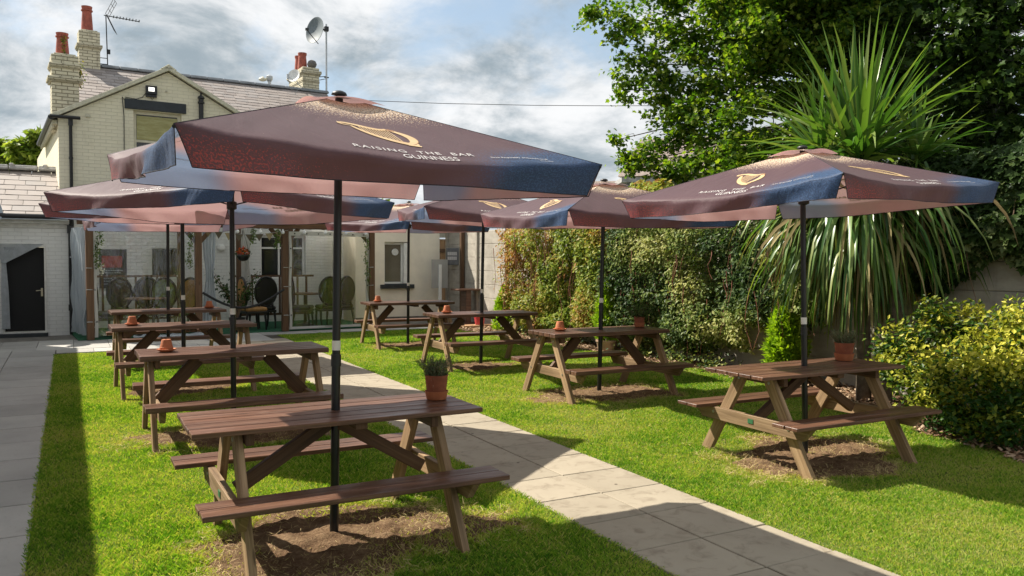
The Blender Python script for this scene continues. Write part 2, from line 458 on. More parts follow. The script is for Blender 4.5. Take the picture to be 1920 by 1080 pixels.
keepd = (D > 1.0) | (rng.random(len(X)) < np.clip((D-.35)*.45, 0, .35))
X, Y, DZ, D = X[keepd], Y[keepd], DZ[keepd], D[keepd]
n = len(X)
nb = vnoise(X, Y, 1.1, 1)*.5+vnoise(X, Y, 4.3, 2)*.35+vnoise(X, Y, 15, 4)*.3
edge = np.minimum(np.minimum(np.abs(X-PAVE), np.abs(X-PATH_L)), np.abs(X-PATH_R))
hgt = (.010+.017*nb)*(.75+.6*vnoise(X, Y, 2.2, 14))*rng.uniform(.6, 1.35, n)*np.where(edge < .05, .85, 1)*np.where((D > 1.05) & (D < 1.3), 1.15, 1)
wid = np.clip(.0030*DZ/4.2, .0028, .010)*rng.uniform(.7, 1.3, n)
yaw = rng.uniform(0, 2*np.pi, n); lean = rng.uniform(.15, 1.0, n)*hgt*1.15; ly = rng.uniform(0, 2*np.pi, n)
V = np.zeros((n, 4, 3)); sx, sy = np.cos(yaw)*wid/2, np.sin(yaw)*wid/2
V[:, 0] = np.stack([X-sx, Y-sy, np.zeros(n)], -1); V[:, 1] = np.stack([X+sx, Y+sy, np.zeros(n)], -1)
mx_, my_ = X+np.cos(ly)*lean*.35, Y+np.sin(ly)*lean*.35
V[:, 2] = np.stack([mx_+sx*.8, my_+sy*.8, hgt*.65], -1)
V[:, 3] = np.stack([X+np.cos(ly)*lean, Y+np.sin(ly)*lean, hgt], -1)
F = (np.arange(n)*4)[:, None]+np.array([0, 1, 2, 3])
tint = np.clip(-.02+.78*nb+rng.normal(0, .21, n), 0.02, 1)
tint = np.where(rng.random(n) < .10, rng.uniform(0, .3, n), tint)
dry = np.clip((1.38-D)/.38, 0, 1)
tint = tint*(1-dry*rng.uniform(.4, 1.0, n))
g = np_mesh('grass', V.reshape(-1, 3), F, np.repeat(tint, 4), MATS['grass_blades'])
tag(g, 'short green lawn grass growing either side of the slab path', 'grass', kind='stuff')
# loose straw lying on the worn soil
P = []
for k, tx, ty, tr, kd, tz in TABLES:
    m = 16000 if k in ('L1', 'R1') else (9000 if k in ('L2', 'R2') else 1500)
    x = rng.uniform(tx-1.1, tx+1.1, m); y = rng.uniform(ty-.85, ty+.7, m); d = dirt_val(x, y)
    kk = (d < 1.25) & (rng.random(m) < np.clip(.25+1.1*(d-.3)*vnoise(x, y, 5, 8), 0, 1))
    P.append(np.stack([x[kk], y[kk], rng.uniform(.016, .042, kk.sum())], -1))
P = np.concatenate(P)
SLIV = (np.array([(-.05, 0, 0), (.05, 0, 0), (.045, .55, .05), (0, 1, 0), (-.045, .55, .05)], float), np.array([(0, 1, 2), (0, 2, 4), (4, 2, 3)]))
up = np.tile([0, 0, 1.0], (len(P), 1))
s_ = leaves('straw', P, rng.uniform(.02, .055, len(P)), MATS['straw'], (SLIV[0]*np.array([.55, 1, 1]), SLIV[1]), normal=up, nrand=.8)
tag(s_, 'dry straw and dead grass lying on the worn soil under the tables', 'dead grass', kind='stuff')
# bark mulch
m = 26000; x = rng.uniform(6.2, 8.7, m); y = rng.uniform(2.2, 16.4, m); ok, dz = in_view(x, y, np.zeros(m))
kk = ok & (x > bed_x(y)-.05+rng.normal(0, .04, m)) & (x < 8.5) & (rng.random(m) < np.clip(7.5/dz, .25, 1))
P = np.stack([x, y, rng.uniform(.01, .04, m)], -1)[kk]
CHIP = (np.array([(-.16, 0, 0), (.18, .05, .03), (.2, .8, .0), (-.1, 1, .05), (-.22, .5, .03)], float), np.array([(0, 1, 4), (1, 2, 4), (2, 3, 4)]))
up = np.tile([0, 0, 1.0], (len(P), 1))
s_ = leaves('bark_mulch', P, rng.uniform(.03, .075, len(P)), MATS['bark_chips'], CHIP, normal=up, nrand=.6)
tag(s_, 'brown bark chips covering the planting bed along the fence', 'mulch', kind='stuff')
# ------------------------------------------------------------------ picnic tables
wood('stained_plank', (.026, .012, .007), (.100, .047, .028), (.215, .118, .075), .38, 1.0, .8, .45, (.44, .33, .25))
wood('stained_brace', (.045, .022, .011), (.105, .053, .026), (.17, .095, .048), .6, 1.0, .3, .35)
wood('weathered_leg', (.11, .068, .034), (.265, .172, .092), (.43, .30, .175), .7, .9, .55, .3, (.46, .36, .25))
simple('steel_bolt', (.45, .45, .44), .4, .9)
simple('green_plate', (.03, .12, .05), .5)
def make_table(kind, label):
    A = kind == 'A'
    L, W, H, Hb, Bo, Bi = (1.583, .63, .73, .415, .646, .402) if A else (1.579, .631, .783, .424, .752, .522)
    th = .026 if A else .043
    t = thing('picnic_table', label, 'picnic table')
    tp = MB(); pw = W/5
    for i in range(5):
        y = -W/2+pw*(i+.5); e = random.uniform(-.004, .004)
        tp.beam((-L/2+e, y, H-th/2), (L/2+e, y, H-th/2), pw-.008, th)
    tp.build('tabletop', MATS['stained_plank'], t, bevel=.003)
    for s in (-1, 1):
        b = MB(); sw = (Bo-Bi)/2
        for i in range(2):
            y = s*(Bi+sw*(i+.5)); e = random.uniform(-.004, .004)
            b.beam((-L/2+e, y, Hb-th/2), (L/2+e, y, Hb-th/2), sw-.008, th)
        b.build('bench_seat', MATS['stained_plank'], t, bevel=.003)
    ul = .555 if A else .70        # legs along the table
    lt = .042; lw = .095
    ub = ul+(lt+.003 if A else -lt-.003)       # seat bearers outside (A) or inside (B) the legs
    vt, vb = .13, .56
    for su in (-1, 1):
        for sv in (-1, 1):
            g = MB()
            p0 = Vector((su*ul, sv*vt, H-th-.002)); p1 = Vector((su*ul, sv*vb, -.02)); d = (p1-p0)
            tw = lw/d.normalized().z*-1*1.0
            # leg with level ends: parallelogram pushed along the table
            hx = lw/2/abs(d.normalized().z)
            poly = [(su*ul-lt/2, p0.y-hx, p0.z), (su*ul-lt/2, p0.y+hx, p0.z), (su*ul-lt/2, p1.y+hx, p1.z), (su*ul-lt/2, p1.y-hx, p1.z)]
            n = len(g.v); off = random.uniform(0, 30); ov = random.uniform(0, 30)
            g.v += [tuple(p) for p in poly]+[(p[0]+lt, p[1], p[2]) for p in poly]
            LL = d.length
            g.face((3, 2, 1, 0), [(off+LL, ov), (off+LL, ov+lw), (off, ov+lw), (off, ov)])
            g.face((4, 5, 6, 7), [(off, ov+.2), (off, ov+.2+lw), (off+LL, ov+.2+lw), (off+LL, ov+.2)])
            g.face((0, 1, 5, 4), [(off, ov), (off, ov+lw), (off+.02, ov+lw), (off+.02, ov)])
            g.face((1, 2, 6, 5), [(off, ov+.5), (off+LL, ov+.5), (off+LL, ov+.5+lt), (off, ov+.5+lt)])
            g.face((2, 3, 7, 6), [(off, ov), (off, ov+lw), (off+.02, ov+lw), (off+.02, ov)])
            g.face((3, 0, 4, 7), [(off+LL, ov+.7), (off, ov+.7), (off, ov+.7+lt), (off+LL, ov+.7+lt)])
            lg = g.build('leg', MATS['weathered_leg'], t, bevel=.003)
            for zz in ((H-th-.05, Hb-.085) if not A else (H-th-.05,)):
                bo = MB(); f = (p0.z-zz)/(p0.z-p1.z); yy = p0.y+(p1.y-p0.y)*f
                bo.lathe([(0, .004), (.011, .003), (.011, -.004)], 10, (su*(ul+lt/2+.001), yy, zz), M=Matrix.Rotation(su*R(90), 4, 'Y'))
                bo.build('bolt', MATS['steel_bolt'], lg)
        # bearers
        zb = Hb-th-.052; bh = .10
        bx = su*ub
        b = MB(); e = .66 if A else .74
        e = Bo-.02
        poly = [(bx-lt/2, -e, zb+bh/2), (bx-lt/2, e, zb+bh/2), (bx-lt/2, e-.09, zb-bh/2), (bx-lt/2, -e+.09, zb-bh/2)]
        n = 0; off = random.uniform(0, 30); ov = random.uniform(0, 30)
        b.v += [tuple(p) for p in poly]+[(p[0]+lt, p[1], p[2]) for p in poly]
        uvf = lambda ids: [(off+b.v[i][1], ov+b.v[i][2]+b.v[i][0]*.9) for i in ids]
        for ids in ((3, 2, 1, 0), (4, 5, 6, 7), (0, 1, 5, 4), (1, 2, 6, 5), (2, 3, 7, 6), (3, 0, 4, 7)): b.face(ids, uvf(ids))
        cb = b.build('seat_bearer', MATS['weathered_leg'], t, bevel=.003)
        if A:
            for yy in (-.40, .40):
                bo = MB()
                bo.lathe([(0, .005), (.012, .003), (.012, -.004)], 10, (bx+su*(lt/2+.001), yy, zb+.012), M=Matrix.Rotation(su*R(90), 4, 'Y'))
                bo.build('bolt', MATS['steel_bolt'], cb)
            if su < 0:
                q = MB(); q.box((bx-lt/2-.0025, -.02, zb+.005), (.005, .055, .034)); q.build('maker_plate', MATS['green_plate'], cb)
        # top bearer, runs across under the planks beside the legs
        b = MB(); b.beam((su*(ul-(lt+.004)), -W/2+.05, H-th-.036), (su*(ul-(lt+.004)), W/2-.05, H-th-.036), lt, .066)
        b.build('top_bearer', MATS['stained_brace'], t, bevel=.003)
        # brace
        b = MB()
        if A: b.beam((su*.035, 0, H-th-.045), (su*(ul-.02), 0, zb+.015), .045, .075, cut1=.0)
        else: b.beam((su*.30, 0, H-th-.035), (su*(ub-.028), 0, zb+.02), .05, .11)
        b.build('brace', MATS['stained_brace'], t, bevel=.003)
    b = MB(); b.beam((0.075, -W/2+.04, H-th-.02), (0.075, W/2-.04, H-th-.02), .07, .036); b.build('top_bearer', MATS['stained_brace'], t, bevel=.003)
    return t
TLAB = {'L1': 'nearest picnic table, red-brown, with the potted lavender at its right end',
        'L2': 'dark picnic table directly behind the nearest one, upturned pot at its left end',
        'L3': 'dark picnic table third back from the camera in the row left of the path',
        'L4': 'farthest picnic table left of the path, upturned pot at its right end',
        'R1': 'brown picnic table by the yellow-green shrub, green plate on its end rail',
        'R2': 'picnic table right of the path carrying an upturned pot and a leafy pot',
        'R3': 'picnic table right of the path, in front of the red bucket',
        'R4': 'farthest right picnic table, before the cream wall with the small window'}
TPROTO = {}
TOBJ = {}
for k, x, y, rz, kd, z in TABLES:
    if kd not in TPROTO: o = TPROTO[kd] = make_table(kd, TLAB[k])
    else: o = copy_tree(TPROTO[kd])
    o.location = (x, y, z); o.rotation_euler = (0, 0, rz); tag(o, TLAB[k], 'picnic table', 'picnic tables on the lawn')
    TOBJ[k] = o
def on_table(k, u, v):
    kk, x, y, r, kd, z = [q for q in TABLES if q[0] == k][0]
    c_, s_ = math.cos(r), math.sin(r)
    return (x+c_*u-s_*v, y+s_*u+c_*v, z+(.73 if kd == 'A' else .783)+.001)

# ------------------------------------------------------------------ pots
t = NT('terracotta'); co = t.coord('Object')
n1 = t.noise(co, 14, 5, .6); n2 = t.noise(co, 60, 4)
c = t.ramp(n1, [(.3, (.36, .115, .048)), (.6, (.47, .165, .075)), (.8, (.53, .24, .13))])
t.finish(t.bsdf(c, .7, 0, .3, t.bump(n2, .15, .002)))
t = NT('stained_terracotta'); co = t.coord('Object')
n1 = t.noise(co, 10, 5, .7); n2 = t.noise(t.mapping(co, (40, 40, 14)), 1, 4, .7)
c = t.ramp(n1, [(.3, (.20, .060, .032)), (.6, (.30, .095, .050)), (.8, (.40, .19, .12))])
c = t.mix(t.smooth(n2, .64, .72, 0, .6), c, (.40, .36, .26))
t.finish(t.bsdf(c, .75, 0, .3, t.bump(n1, .15, .003)))
simple('potting_soil', (.045, .03, .02), .95, vary=.4, scale=60, bump=.5)
def upturned_pot(label):
    t = thing('upturned_pot', label, 'plant pot')
    m = MB(); m.lathe([(0, .004), (.055, .004), (.060, .008), (.080, .020), (.083, .027), (.078, .028), (.058, .016), (0, .014)], 28)
    m.build('saucer', MATS['terracotta'], t, smooth=True, autosmooth=50)
    m = MB(); m.lathe([(.048, .018), (.056, .018), (.058, .022), (.057, .042), (.0535, .044), (.040, .106), (.037, .111), (.012, .112), (.010, .108), (0, .108)], 28)
    m.build('pot', MATS['terracotta'], t, smooth=True, autosmooth=40)
    return t
UP = [('L2', -.56, -.02, 'upturned terracotta pot on the table directly behind the nearest one'),
      ('L3', -.56, -.03, 'upturned terracotta pot on the third table left of the path'),
      ('L4', .60, .04, 'upturned terracotta pot at the right end of the table nearest the veranda opening'),
      ('R2', -.52, .04, 'upturned terracotta pot sharing a table with a leafy potted plant'),
      ('R3', -.53, .02, 'upturned terracotta pot on the table in front of the red bucket'),
      ('R4', -.55, .03, 'upturned terracotta pot on the farthest right table by the cream wall')]
p0 = None
for k, u, v, lb in UP:
    o = p0 = upturned_pot(lb) if p0 is None else p0
    if k != 'L2': o = copy_tree(p0)
    o.location = on_table(k, u, v); tag(o, lb, 'plant pot', 'upturned pots on the picnic tables')
    o.rotation_euler = (0, 0, random.uniform(0, 6)); s = random.uniform(.96, 1.04); o.scale = (s, s, s)
leafmat('lavender', [(.045, .065, .035), (.10, .13, .07), (.17, .20, .12)], .2, .6)
leafmat('herb', [(.025, .06, .015), (.06, .11, .03), (.11, .16, .06)], .25, .5)
simple('dry_stem', (.16, .10, .06), .8)
def potted(label, cat, r, h, sau, foliage, lean=0):
    t = thing('potted_plant', label, cat)
    m = MB(); m.lathe([(0, .003), (r*.80, .003), (r*.84, .006), (r*.98, sau), (r*1.0, sau+.003), (r*.93, sau+.003), (r*.80, .012), (0, .012)], 32)
    m.build('saucer', MATS['terracotta'], t, smooth=True, autosmooth=50)
    m = MB(); m.lathe([(0, .013), (r*.74, .013), (r*.78, .02), (r*.96, h-.012), (r*1.0, h-.005), (r*1.0, h), (r*.93, h), (r*.90, h-.03), (0, h-.03)], 32)
    m.build('pot', MATS['stained_terracotta'], t, smooth=True, autosmooth=40)
    m = MB(); m.lathe([(r*.90, h-.031), (r*.5, h-.022), (0, h-.018)], 20); m.build('soil', MATS['potting_soil'], t, smooth=True)
    P = []; st = MB(); AX = []
    for i in range(foliage['n']):
        a = random.uniform(0, 6.28); rr = r*.75*math.sqrt(random.random()); sp = foliage['spread']
        d = Vector((math.cos(a)*sp*random.random(), math.sin(a)*sp*random.random(), 1)).normalized()
        L = foliage['h']*random.uniform(.45, 1.0); b0 = Vector((math.cos(a)*rr, math.sin(a)*rr, h-.025))
        p1 = b0+d*L*.5; p2 = b0+d*L+Vector((d.x, d.y, 0))*L*.15
        st.tube([b0, p1, p2], [.0016, .0013, .0008], 4, cap=False)
        for j in range(foliage['lv']):
            f = random.uniform(.08, 1); q = b0.lerp(p1, f*2) if f < .5 else p1.lerp(p2, f*2-1)
            P.append(q+Vector((random.gauss(0, .006), random.gauss(0, .006), 0))); AX.append(d+Vector((random.gauss(0, .7), random.gauss(0, .7), .2)))
    st.build('stems', MATS['dry_stem'], t)
    leaves('foliage', np.array(P), foliage['s']*rng.uniform(.6, 1.2, len(P)), MATS[foliage['m']], foliage.get('shape', SLIV), parent=t, axis=np.array(AX))
    return t
o = potted('terracotta pot of grey-green lavender with a deep saucer on the nearest table', 'potted plant', .072, .152, .052, dict(n=75, h=.155, spread=.75, lv=26, s=.030, m='lavender'))
o.location = on_table('L1', .655, .055)
o = potted('dark red pot with a low dark plant on the table by the shrub', 'potted plant', .083, .155, .06, dict(n=60, h=.15, spread=1.0, lv=26, s=.030, m='lavender'))
o.location = on_table('R1', .575, .12)
o = potted('terracotta pot with bushy leaves leaning left, on the table before the ivy', 'potted plant', .068, .13, .055, dict(n=50, h=.20, spread=1.3, lv=16, s=.035, m='herb', shape=RHOMB))
o.location = on_table('R2', .625, .07)

# ------------------------------------------------------------------ parasols
def parasol_print():
    t = NT('printed_canvas'); uv = t.coord('UV'); x, y, _ = t.sep(uv)
    obj = t.coord('UV')
    sp = t.noise(obj, 95, 2, .7); sp2 = t.noise(t.mapping(obj, (1, 1, 1), (7, 3, 0)), 100, 2, .7); sp3 = t.noise(t.mapping(obj, (1, 1, 1), (2, 9, 0)), 105, 2, .7)
    low = t.noise(obj, 3.5, 3)
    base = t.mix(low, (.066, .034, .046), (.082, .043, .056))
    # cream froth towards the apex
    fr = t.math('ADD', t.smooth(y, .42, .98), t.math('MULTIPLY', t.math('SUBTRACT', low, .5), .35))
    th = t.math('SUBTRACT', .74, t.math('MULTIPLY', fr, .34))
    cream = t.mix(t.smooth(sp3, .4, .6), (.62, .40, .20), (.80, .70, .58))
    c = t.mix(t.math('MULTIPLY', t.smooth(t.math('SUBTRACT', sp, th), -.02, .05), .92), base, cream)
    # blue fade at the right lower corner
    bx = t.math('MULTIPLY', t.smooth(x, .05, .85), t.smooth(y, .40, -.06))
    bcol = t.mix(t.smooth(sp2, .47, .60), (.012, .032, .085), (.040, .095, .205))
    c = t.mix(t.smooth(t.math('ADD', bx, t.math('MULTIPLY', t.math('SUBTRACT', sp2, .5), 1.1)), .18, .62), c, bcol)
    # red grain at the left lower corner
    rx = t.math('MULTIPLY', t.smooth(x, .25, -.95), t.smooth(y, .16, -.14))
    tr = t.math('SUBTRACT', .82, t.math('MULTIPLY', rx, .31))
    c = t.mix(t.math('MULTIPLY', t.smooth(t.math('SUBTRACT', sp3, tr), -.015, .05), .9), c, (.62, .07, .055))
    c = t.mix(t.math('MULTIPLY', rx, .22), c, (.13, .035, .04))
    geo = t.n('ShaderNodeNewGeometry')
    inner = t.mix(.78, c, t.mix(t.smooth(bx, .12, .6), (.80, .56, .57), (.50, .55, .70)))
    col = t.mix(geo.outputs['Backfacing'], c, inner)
    weave = t.noise(obj, 700, 2); wr = t.noise(t.mapping(obj, (5, 1.6, 1)), 1.6, 5, .55, .8)
    nr = t.bump(weave, .12, .002); nr = t.bump(wr, .35, .03, nr)
    p = t.bsdf(col, .6, 0, .25, nr, **{'Sheen Weight': .05, 'Sheen Roughness': .5})
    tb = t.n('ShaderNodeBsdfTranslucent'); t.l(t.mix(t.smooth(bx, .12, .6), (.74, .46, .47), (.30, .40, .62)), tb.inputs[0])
    ms = t.n('ShaderNodeMixShader'); ms.inputs[0].default_value = .18; t.l(p, ms.inputs[1]); t.l(tb.outputs[0], ms.inputs[2])
    return t.finish(ms.outputs[0])
parasol_print()
simple('hem_tape', (.02, .016, .022), .7)
simple('black_pole', (.010, .010, .011), .28, 0, .5)
simple('pole_collar', (.016, .016, .017), .45)
simple('white_label', (.72, .70, .66), .6)
simple('white_ink', (.52, .49, .48), .6, vary=.05)
simple('show_through_ink', (.62, .52, .50), .7, vary=.05)
t = NT('gold_ink'); uv = t.coord('Object')
t.finish(t.bsdf(t.mix(t.noise(uv, 9, 3), (.44, .27, .125), (.60, .45, .26)), .55, 0, .4))
t = NT('gold_shade'); t.finish(t.bsdf((.26, .14, .07), .6, 0, .3))
RISE, VH = .35, .160
def canopy_pt(S, q, u, tt, off=0.0, ph=0.0):
    """panel q, u 0..1 along its edge (left to right from outside), tt 0 apex .. 1 edge .. 2 valance hem"""
    a0 = R(-135+90*q); d0 = Vector((math.cos(a0), math.sin(a0), 0))*S*math.sqrt(2); a1 = a0+R(90)
    d1 = Vector((math.cos(a1), math.sin(a1), 0))*S*math.sqrt(2)
    mid = (d0+d1)*.5; n = mid.normalized()
    te = min(tt, 1.0)
    e = d0.lerp(d1, u)
    p = e*te+Vector((0, 0, RISE*(1-te)))
    sg = math.sin(math.pi*u)
    p.z -= .036*sg*math.sin(math.pi*min(te, 1)*.9)+.052*sg**.7*te**5
    for cu_, sg2 in ((u, 1), (1-u, 1)):
        p.z += .010*math.exp(-cu_*S*2/.30)*math.sin(cu_*34+ph*3+q)*te**3*min(1, cu_*12)
    p.z += .006*math.sin(9*u+ph+q)*te*sg
    if tt > 1.0:
        w = tt-1.0
        uu = .5+(u-.5)*(1-.07*w)
        e2 = d0.lerp(d1, uu)
        wave = .026*math.sin(11*u+ph*2+q*1.7)+.012*math.sin(27*u+q+ph+3*w)+.007*math.sin(47*u+2*q)
        rd = .014*math.sin(min(1, w*2.6)*math.pi/2)*sg**.35; hz = -VH-.012*sg-.006*math.sin(7*u+ph+q); p = Vector((e2.x, e2.y, p.z+(hz-p.z)*(w**1.15)))+n*(rd+w*(wave*sg**.4-.022))
    nn = (n*RISE+Vector((0, 0, S))).normalized() if tt <= 1 else n
    return p+nn*off
SL = 1.10
def flat_to_canopy(S, q, x, y, off, ph):
    """metric panel coordinates: x right of the centre line, y up from the edge"""
    tt = 1-y/SL
    u = .5+x/(2*S*max(tt, .05))
    return canopy_pt(S, q, u, tt, off, ph)
def text2d(s, size, bold=0.0, space=1.0, shear=0.0, sx=1.0):
    cu = bpy.data.curves.new('lettering_src', 'FONT'); cu.body = s; cu.size = size; cu.align_x = 'CENTER'; cu.offset = bold
    cu.space_character = space; cu.shear = shear; cu.resolution_u = 3
    o = bpy.data.objects.new('lettering_src', cu); COL.objects.link(o)
    dg = bpy.context.evaluated_depsgraph_get(); me = o.evaluated_get(dg).to_mesh()
    V = [(v.co.x*sx, v.co.y) for v in me.vertices]; F = [tuple(p.vertices) for p in me.polygons]
    o.evaluated_get(dg).to_mesh_clear(); bpy.data.objects.remove(o); bpy.data.curves.remove(cu)
    return V, F
def stroke(pts, ws):
    V = []; F = []
    for i, (x, y) in enumerate(pts):
        a = pts[max(i-1, 0)]; b = pts[min(i+1, len(pts)-1)]
        dx, dy = b[0]-a[0], b[1]-a[1]; L = math.hypot(dx, dy) or 1
        V += [(x-dy/L*ws[i]/2, y+dx/L*ws[i]/2), (x+dy/L*ws[i]/2, y-dx/L*ws[i]/2)]
        if i: F.append((2*i-2, 2*i-1, 2*i+1, 2*i))
    return V, F
def bez(p, n=12):
    out = []
    for i in range(n+1):
        t_ = i/n; q = [Vector(a) for a in p]
        while len(q) > 1: q = [q[j].lerp(q[j+1], t_) for j in range(len(q)-1)]
        out.append((q[0].x, q[0].y))
    return out
PRINTS = []    # (verts, faces, material slot)   slots: 0 white, 1 gold, 2 gold shade
def put(vf, x, y, slot): PRINTS.append(([(a+x, b+y) for a, b in vf[0]], vf[1], slot))
put(text2d('RAISING  THE  BAR', .053, .0004, 1.22, 0, 1.15), .03, .105, 0)
put(text2d('GUINNESS', .066, .0002, 1.0, 0, .95), .085, .036, 0)
put(text2d('Drink Responsibly. drinkaware.co.uk', .023, .0), .60, .088, 0)
put(text2d('for the facts', .016, .0), .75, .062, 0)
# serifs for the serif word
# the harp: neck, scroll, bowed pillar, soundbox, foot and strings
nk = bez([(-.225, .565), (-.10, .60), (-.02, .47), (.075, .535)], 16)
put(stroke(nk, [.030+.016*math.sin(i/16*math.pi) for i in range(17)]), 0, 0, 1)
put(stroke(bez([(-.225, .565), (-.265, .545), (-.235, .515), (-.175, .530)], 8), [.030, .030, .028, .026, .022, .020, .016, .012, .008]), 0, 0, 1)
put(stroke(bez([(.075, .535), (.10, .50), (.13, .50)], 6), [.040, .042, .046, .05, .05, .04, .02]), 0, 0, 2)
put(stroke(bez([(.10, .50), (.20, .40), (.19, .26), (.10, .215)], 12), [.030+.03*math.sin(i/12*math.pi) for i in range(13)]), 0, 0, 1)
put(stroke(bez([(.125, .50), (.225, .40), (.215, .25), (.12, .20)], 12), [.012]*13), 0, 0, 2)
sb = bez([(-.17, .525), (-.12, .37), (.0, .24), (.16, .195)], 14)
put(stroke(sb, [.022+.040*(i/14)**.7 for i in range(15)]), 0, 0, 1)
put(stroke([(a+.012, b+.022) for a, b in sb[2:13]], [.008]*11), 0, 0, 2)
put(stroke([(.09, .205), (.165, .172)], [.05, .022]), 0, 0, 1)
for i in range(10):
    x = -.115+i*.0205; k = int((x+.225)/.30*16); yt = nk[max(0, min(16, k))][1]-.018
    j = min(range(15), key=lambda q: abs(sb[q][0]-x)); yb = sb[j][1]+.02
    put(stroke([(x, yt), (x+.004, yb)], [.0085, .0085]), 0, 0, 1)
PRINTS = [([(x*.78-.02, .40+(y-.40)*.80) if sl else (x, y) for x, y in vs], fs, sl) for vs, fs, sl in PRINTS]
def build_print(S, q, ph, name, off, mats, parent, slots):
    V = []; F = []; M = []
    for vs, fs, sl in PRINTS:
        if sl not in slots: continue
        b = len(V); V += [tuple(flat_to_canopy(S, q, x, y, off, ph)) for x, y in vs]
        for f in fs: F.append(tuple(b+i for i in f)); M.append(sl if len(mats) > 1 else 0)
    me = bpy.data.meshes.new(name); me.from_pydata(V, [], F)
    for m in mats: me.materials.append(m)
    me.polygons.foreach_set('material_index', M); me.update()
    return link(name, me, parent)
def make_parasol(label, ph):
    S = 1.06
    t = thing('parasol', label, 'parasol')
    holder = t
    def panels(name, t0, t1, rows, cols=44, mat=None):
        m = MB()
        for q in range(4):
            base = len(m.v)
            for j in range(rows+1):
                tt = t0+(t1-t0)*j/rows
                for i in range(cols+1): m.v.append(tuple(canopy_pt(S, q, i/cols, tt, 0, ph)))
            def uvp(i, j):
                tt = t0+(t1-t0)*j/rows; x = (i/cols-.5)*2*S*min(tt, 1.0)
                y = SL*(1-tt) if tt <= 1 else -VH*(tt-1)
                return (x, y)
            for j in range(rows):
                for i in range(cols):
                    a = base+j*(cols+1)+i; b = a+cols+1
                    m.face((a, b, b+1, a+1), [uvp(i, j), uvp(i, j+1), uvp(i+1, j+1), uvp(i+1, j)])
        return m
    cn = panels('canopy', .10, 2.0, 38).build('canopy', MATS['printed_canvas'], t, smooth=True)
    hm = MB()
    for q in range(4):
        hm.tube([canopy_pt(S, q, i/24, 2.0, 0, ph) for i in range(25)], .0026, 5)
        for uu in (0, 1): hm.tube([canopy_pt(S, q, uu, 1+j/4, 0, ph) for j in range(5)], .0022, 5)
        hm.tube([canopy_pt(S, q, 0, .1+.9*j/8, .0, ph) for j in range(9)], .0022, 5)
    hm.build('hem', MATS['hem_tape'], cn)
    for q in range(4):
        build_print(S, q, ph, 'harp_emblem', .0035, [MATS['white_ink'], MATS['gold_ink'], MATS['gold_shade']], cn, (1, 2)); build_print(S, q, ph, 'lettering', .0035, [MATS['white_ink']], cn, (0,))
    for q in range(4):
        build_print(S, q, ph, 'ink_show_through', -.003, [MATS['show_through_ink']], cn, (0,))
    # vent cap
    m = MB(); h = .20; k = 12
    for q in range(4):
        a0 = R(-135+90*q); a1 = a0+R(90); d0 = Vector((math.cos(a0), math.sin(a0), 0))*h*math.sqrt(2); d1 = Vector((math.cos(a1), math.sin(a1), 0))*h*math.sqrt(2)
        base = len(m.v)
        for j in range(4):
            for i in range(k+1):
                e = d0.lerp(d1, i/k)*(j/3); z = RISE+.006-(RISE/1.06*h*.86)*(j/3)+.022*(j/3)**2*math.sin(i/k*math.pi)*(1+.6*math.sin(q*2.1+ph))
                m.v.append((e.x, e.y, z))
        for j in range(3):
            for i in range(k):
                a = base+j*(k+1)+i; b = a+k+1
                m.face((a, b, b+1, a+1), [((i/k-.5)*2*h*jj/3, SL*(.72-.12*jj/3)) for i, jj in ((i, j), (i, j+1), (i+1, j+1), (i+1, j))])
    m.build('vent_cap', MATS['printed_canvas'], t, smooth=True, autosmooth=30)
    m = MB(); m.lathe([(0, RISE+.034), (.02, RISE+.033), (.038, RISE+.024), (.045, RISE+.010), (.02, RISE+.004), (0, RISE+.004)], 16); m.build('finial', MATS['pole_collar'], t, smooth=True)
    for q in range(4):
        m = MB(); e = canopy_pt(S, q, 0, 1.0, -.012, ph)
        m.tube([(0, 0, RISE-.03), Vector((e.x, e.y, e.z))], .008, 6); m.build('rib', MATS['black_pole'], t)
        m = MB(); a = e.normalized(); m.tube([(0, 0, RISE-.42), Vector((e.x*.5, e.y*.5, (RISE-.03)*.5+e.z*.5-.012))], .006, 6); m.build('strut', MATS['black_pole'], t)
    m = MB(); m.lathe([(.024, RISE-.46), (.045, RISE-.45), (.045, RISE-.39), (.024, RISE-.38)], 12); m.build('hub', MATS['pole_collar'], t)
    return t
def make_pole(root, foot, top):
    """pole from the ground to the canopy hub, as parts of the parasol; foot/top in world"""
    foot, top = Vector(foot), Vector(top); inv = root.matrix_basis.inverted()
    lp = lambda f: inv @ foot.lerp(top, f)
    L = (top-foot).length; zf = lambda z: z/(top.z-foot.z)
    m = MB(); m.tube([lp(zf(-.05)), lp(zf(1.02))], .0250, 16); m.tube([lp(zf(1.02)), lp(1.0)], .0225, 16)
    po = m.build('pole', MATS['black_pole'], root, smooth=True, autosmooth=40)
    m = MB(); m.tube([lp(zf(.98)), lp(zf(1.045))], .0285, 16); m.build('collar', MATS['pole_collar'], po, smooth=True, autosmooth=40)
    m = MB(); m.tube([lp(zf(1.07)), lp(zf(1.125))], .0240, 16, cap=False); m.build('label_band', MATS['white_label'], po, smooth=True)
PAR = {  # dx, dy, turn, corner height, half side, tilt x, tilt y
    'L1': (.04, .04, 4.1, 2.15, 1.06, 2.5, .8), 'L2': (0, .02, 37.1, 2.12, 1.05, -1.5, .3), 'L3': (0, 0, 41, 2.17, 1.05, 0, 0),
    'L4': (.02, .01, 4.8, 2.17, 1.05, -1.5, -.8), 'R1': (-.01, .06, 6.3, 2.14, 1.03, -1.7, -1.7), 'R2': (.03, -.02, -2.9, 2.12, 1.10, 1.3, -1.0),
    'R3': (.02, -.01, -11.1, 2.24, 1.08, 2.1, 2.2), 'R4': (.02, 0, 24.6, 2.21, 1.06, .4, -.3)}
